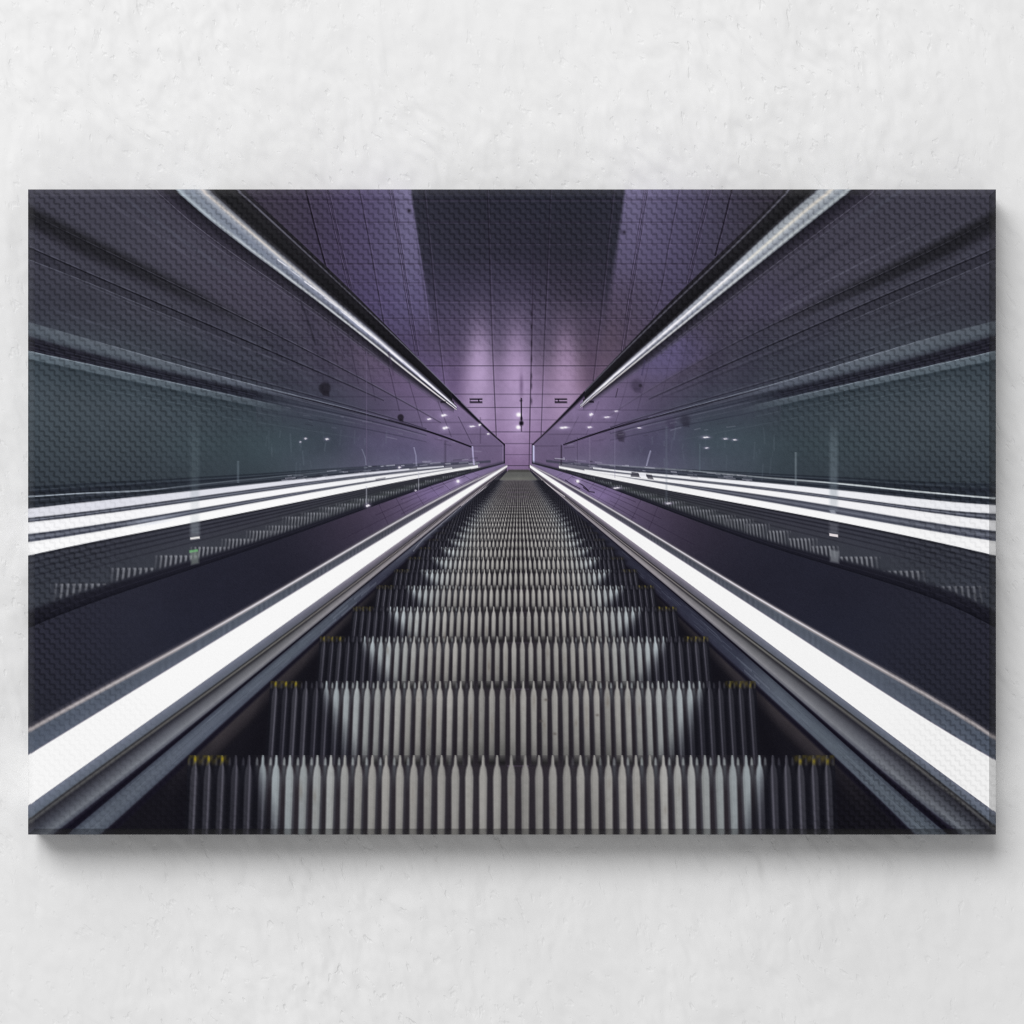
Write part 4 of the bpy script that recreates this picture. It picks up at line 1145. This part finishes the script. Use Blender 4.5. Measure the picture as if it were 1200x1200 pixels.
h2 = node(nt, 'ShaderNodeMath', operation='MULTIPLY_ADD')
h2.inputs[1].default_value = -.3
nt.links.new(nr.outputs['Result'], h2.inputs[0])
nt.links.new(h1.outputs['Value'], h2.inputs[2])
h3 = node(nt, 'ShaderNodeMath', operation='MULTIPLY')
nt.links.new(h2.outputs['Value'], h3.inputs[0])
nt.links.new(pr.outputs['Result'], h3.inputs[1])
bp = node(nt, 'ShaderNodeBump')
bp.inputs['Strength'].default_value = .54
bp.inputs['Distance'].default_value = .004
nt.links.new(h3.outputs['Value'], bp.inputs['Height'])
nt.links.new(bp.outputs['Normal'], bs.inputs['Normal'])
# faint unevenness of the paint itself
tone = node(nt, 'ShaderNodeTexNoise')
tone.inputs['Scale'].default_value = 5
tone.inputs['Detail'].default_value = 4
nt.links.new(tc.outputs['Object'], tone.inputs['Vector'])
cr = node(nt, 'ShaderNodeValToRGB')
cr.color_ramp.elements[0].position = .3
cr.color_ramp.elements[0].color = (.785, .785, .785, 1)
cr.color_ramp.elements[1].position = .7
cr.color_ramp.elements[1].color = (.835, .835, .835, 1)
nt.links.new(tone.outputs['Fac'], cr.inputs['Fac'])
nt.links.new(cr.outputs['Color'], bs.inputs['Base Color'])

g = np.linspace(-4, 4, 9)
P = np.zeros((9, 9, 3))
P[..., 0] = g[None, :]
P[..., 2] = g[::-1, None]
wall = sheet('wall', P, None, plaster, smooth=False)
tag(wall, kind='structure', label='white plastered wall with fine trowelled relief behind the canvas print', category='wall')

# ---- the canvas print -------------------------------------------------------
ART = lin(paint())
root = bpy.data.objects.new('canvas_print', None)
C.objects.link(root)
root.location = (wx((PX0 + PX1) / 2), 0, wz(PY1))
tag(root, category='canvas print',
    label='wide canvas print of a long escalator under a purple ceiling, hung on the white wall')
bpy.context.view_layer.update()
off = np.array(root.location)


def local(P):
    return P - off


# The cloth is pulled over sloped bar edges: a flat face, a narrow steep slope
# all round it, then straight back to the wall.
SLOPE = .024                  # how far the slope falls back
GAPW = .003                   # the cloth stops just short of the wall
CW = 8                        # width of the slope seen from the front, mm
KB = (D + SLOPE) / D          # the rim lies a little further off
LX, LY = PX0 + CW, PY0 + CW   # inner corner of the face
xs = np.concatenate([[LX], np.arange(LX, FX1) + .5, [FX1]])
ys = np.concatenate([[LY], np.arange(LY, FY1) + .5, [FY1]])
ix = np.clip(np.floor(xs).astype(int) - PX0, 0, PX1 - PX0 - 1)
iy = np.clip(np.floor(ys).astype(int) - PY0, 0, PY1 - PY0 - 1)
P = np.zeros((len(ys), len(xs), 3))
P[..., 0] = wx(xs)[None, :]
P[..., 1] = -DEPTH
P[..., 2] = wz(ys)[:, None]
face = sheet('printed_face', local(P), ART[iy][:, ix], canvas_mat, root)

PROF = 9


def edge(p0, p1, q0, q1, strip, span, flip):
    """one turned-over edge: inner line p0-p1, rim line q0-q1; strip [across][along] of ink,
    span: where the inner line starts and ends along the strip"""
    n = strip.shape[1]
    m = np.arange(n)
    rows, cols = [], []
    t = np.linspace(0, 1, n)
    for j in range(PROF):                       # the slope, softly rounded where it starts
        f = j / (PROF - 1)
        y = -DEPTH + SLOPE * (.30 * f + .70 * f ** 1.35)
        x0, x1 = p0[0] + (q0[0] - p0[0]) * f, p1[0] + (q1[0] - p1[0]) * f
        z0, z1 = p0[1] + (q0[1] - p0[1]) * f, p1[1] + (q1[1] - p1[1]) * f
        rows.append(np.stack([x0 + (x1 - x0) * t, np.full(n, y), z0 + (z1 - z0) * t], -1))
        u = np.clip(span[0] * (1 - f) + t * ((span[1] * (1 - f) + n * f) - span[0] * (1 - f)) - .5, 0, n - 1)
        st = strip[min(int(f * (strip.shape[0] - 1) + .5), strip.shape[0] - 1)]
        cols.append(np.stack([np.interp(u, m, st[:, c]) for c in range(3)], -1))
    for y in np.linspace(-DEPTH + SLOPE, -GAPW, 5)[1:]:
        r = rows[PROF - 1].copy()
        r[:, 1] = y
        rows.append(r)
        cols.append(cols[PROF - 1])
    return sheet('turned_edge', local(np.stack(rows)), np.stack(cols), canvas_mat, root, flip=flip)


tl, tr, bl, br = (wx(LX), wz(LY)), (wx(FX1), wz(LY)), (wx(LX), wz(FY1)), (wx(FX1), wz(FY1))
TL, TR, BL, BR = [(wx(a) * KB, wz(b) * KB) for a, b in ((PX0, PY0), (PX1, PY0), (PX0, PY1), (PX1, PY1))]
T = lambda a: np.swapaxes(a, 0, 1)
edge(tr, br, TR, BR, T(ART[:, FX1 - PX0:]), (CW, FY1 - PY0), True)                 # right
edge(bl, br, BL, BR, ART[FY1 - PY0:], (CW, FX1 - PX0), False)                      # foot
edge(tl, tr, TL, TR, ART[:CW][::-1], (CW, FX1 - PX0), True)                        # head
edge(tl, bl, TL, BL, T(ART[:, :CW])[::-1], (CW, FY1 - PY0), False)                 # left


def bar(name, x0, x1, z0, z1, y0, y1, mat, parent):
    import bmesh
    bm = bmesh.new()
    bmesh.ops.create_cube(bm, size=1)
    for v in bm.verts:
        v.co = ((x0 + x1) / 2 + v.co.x * (x1 - x0) - off[0], (y0 + y1) / 2 + v.co.y * (y1 - y0) - off[1],
                (z0 + z1) / 2 + v.co.z * (z1 - z0) - off[2])
    bmesh.ops.bevel(bm, geom=list(bm.edges), offset=.001, segments=2, affect='EDGES')
    me = bpy.data.meshes.new(name)
    bm.to_mesh(me)
    bm.free()
    me.materials.append(mat)
    o = bpy.data.objects.new(name, me)
    C.objects.link(o)
    o.parent = parent
    return o


i_ = .0015
x0, x1, z1, z0 = wx(PX0) + i_, wx(PX1) - i_, wz(PY0) - i_, wz(PY1) + i_
yf, yb = -DEPTH + SLOPE + .002, -.0005
bw = .034
for a in ((x0, x1, z1 - bw, z1), (x0, x1, z0, z0 + bw), (x0, x0 + bw, z0 + bw + .0004, z1 - bw - .0004),
          (x1 - bw, x1, z0 + bw + .0004, z1 - bw - .0004)):
    bar('stretcher_bar', *a, yf, yb, pine, root)

# ---- light ------------------------------------------------------------------
w = bpy.data.worlds.new('World')
S.world = w
w.use_nodes = True
bg = w.node_tree.nodes['Background']
bg.inputs['Color'].default_value = (1, 1, 1, 1)
bg.inputs['Strength'].default_value = AMBIENT


def lamp(name, loc, target, size, power, size_y=None):
    from mathutils import Vector
    ld = bpy.data.lights.new(name, 'AREA')
    ld.energy = power
    ld.shape = 'RECTANGLE' if size_y else 'SQUARE'
    ld.size = size
    if size_y:
        ld.size_y = size_y
    o = bpy.data.objects.new(name, ld)
    C.objects.link(o)
    o.location = loc
    o.rotation_euler = (Vector(target) - Vector(loc)).to_track_quat('-Z', 'Y').to_euler()
    return o


lamp('softbox', KEY_LOC, (0, 0, -.05), KEY_SIZE, KEY_POWER, KEY_SIZE_Y)

# ---- camera -----------------------------------------------------------------
cd = bpy.data.cameras.new('camera')
co = bpy.data.objects.new('camera', cd)
C.objects.link(co)
co.location = (0, -DEPTH - D, 0)
co.rotation_euler = (math.radians(90), 0, 0)
cd.sensor_width = 36
cd.lens = 36 * D / 1.2
cd.clip_start = .05
cd.clip_end = 60
S.camera = co

S.render.engine = 'CYCLES'
S.view_settings.view_transform = 'Standard'
S.view_settings.look = 'None'
S.view_settings.exposure = 0
S.view_settings.gamma = 1
S.view_settings.use_curve_mapping = False
S.cycles.use_denoising = False
S.cycles.filter_width = 1.1
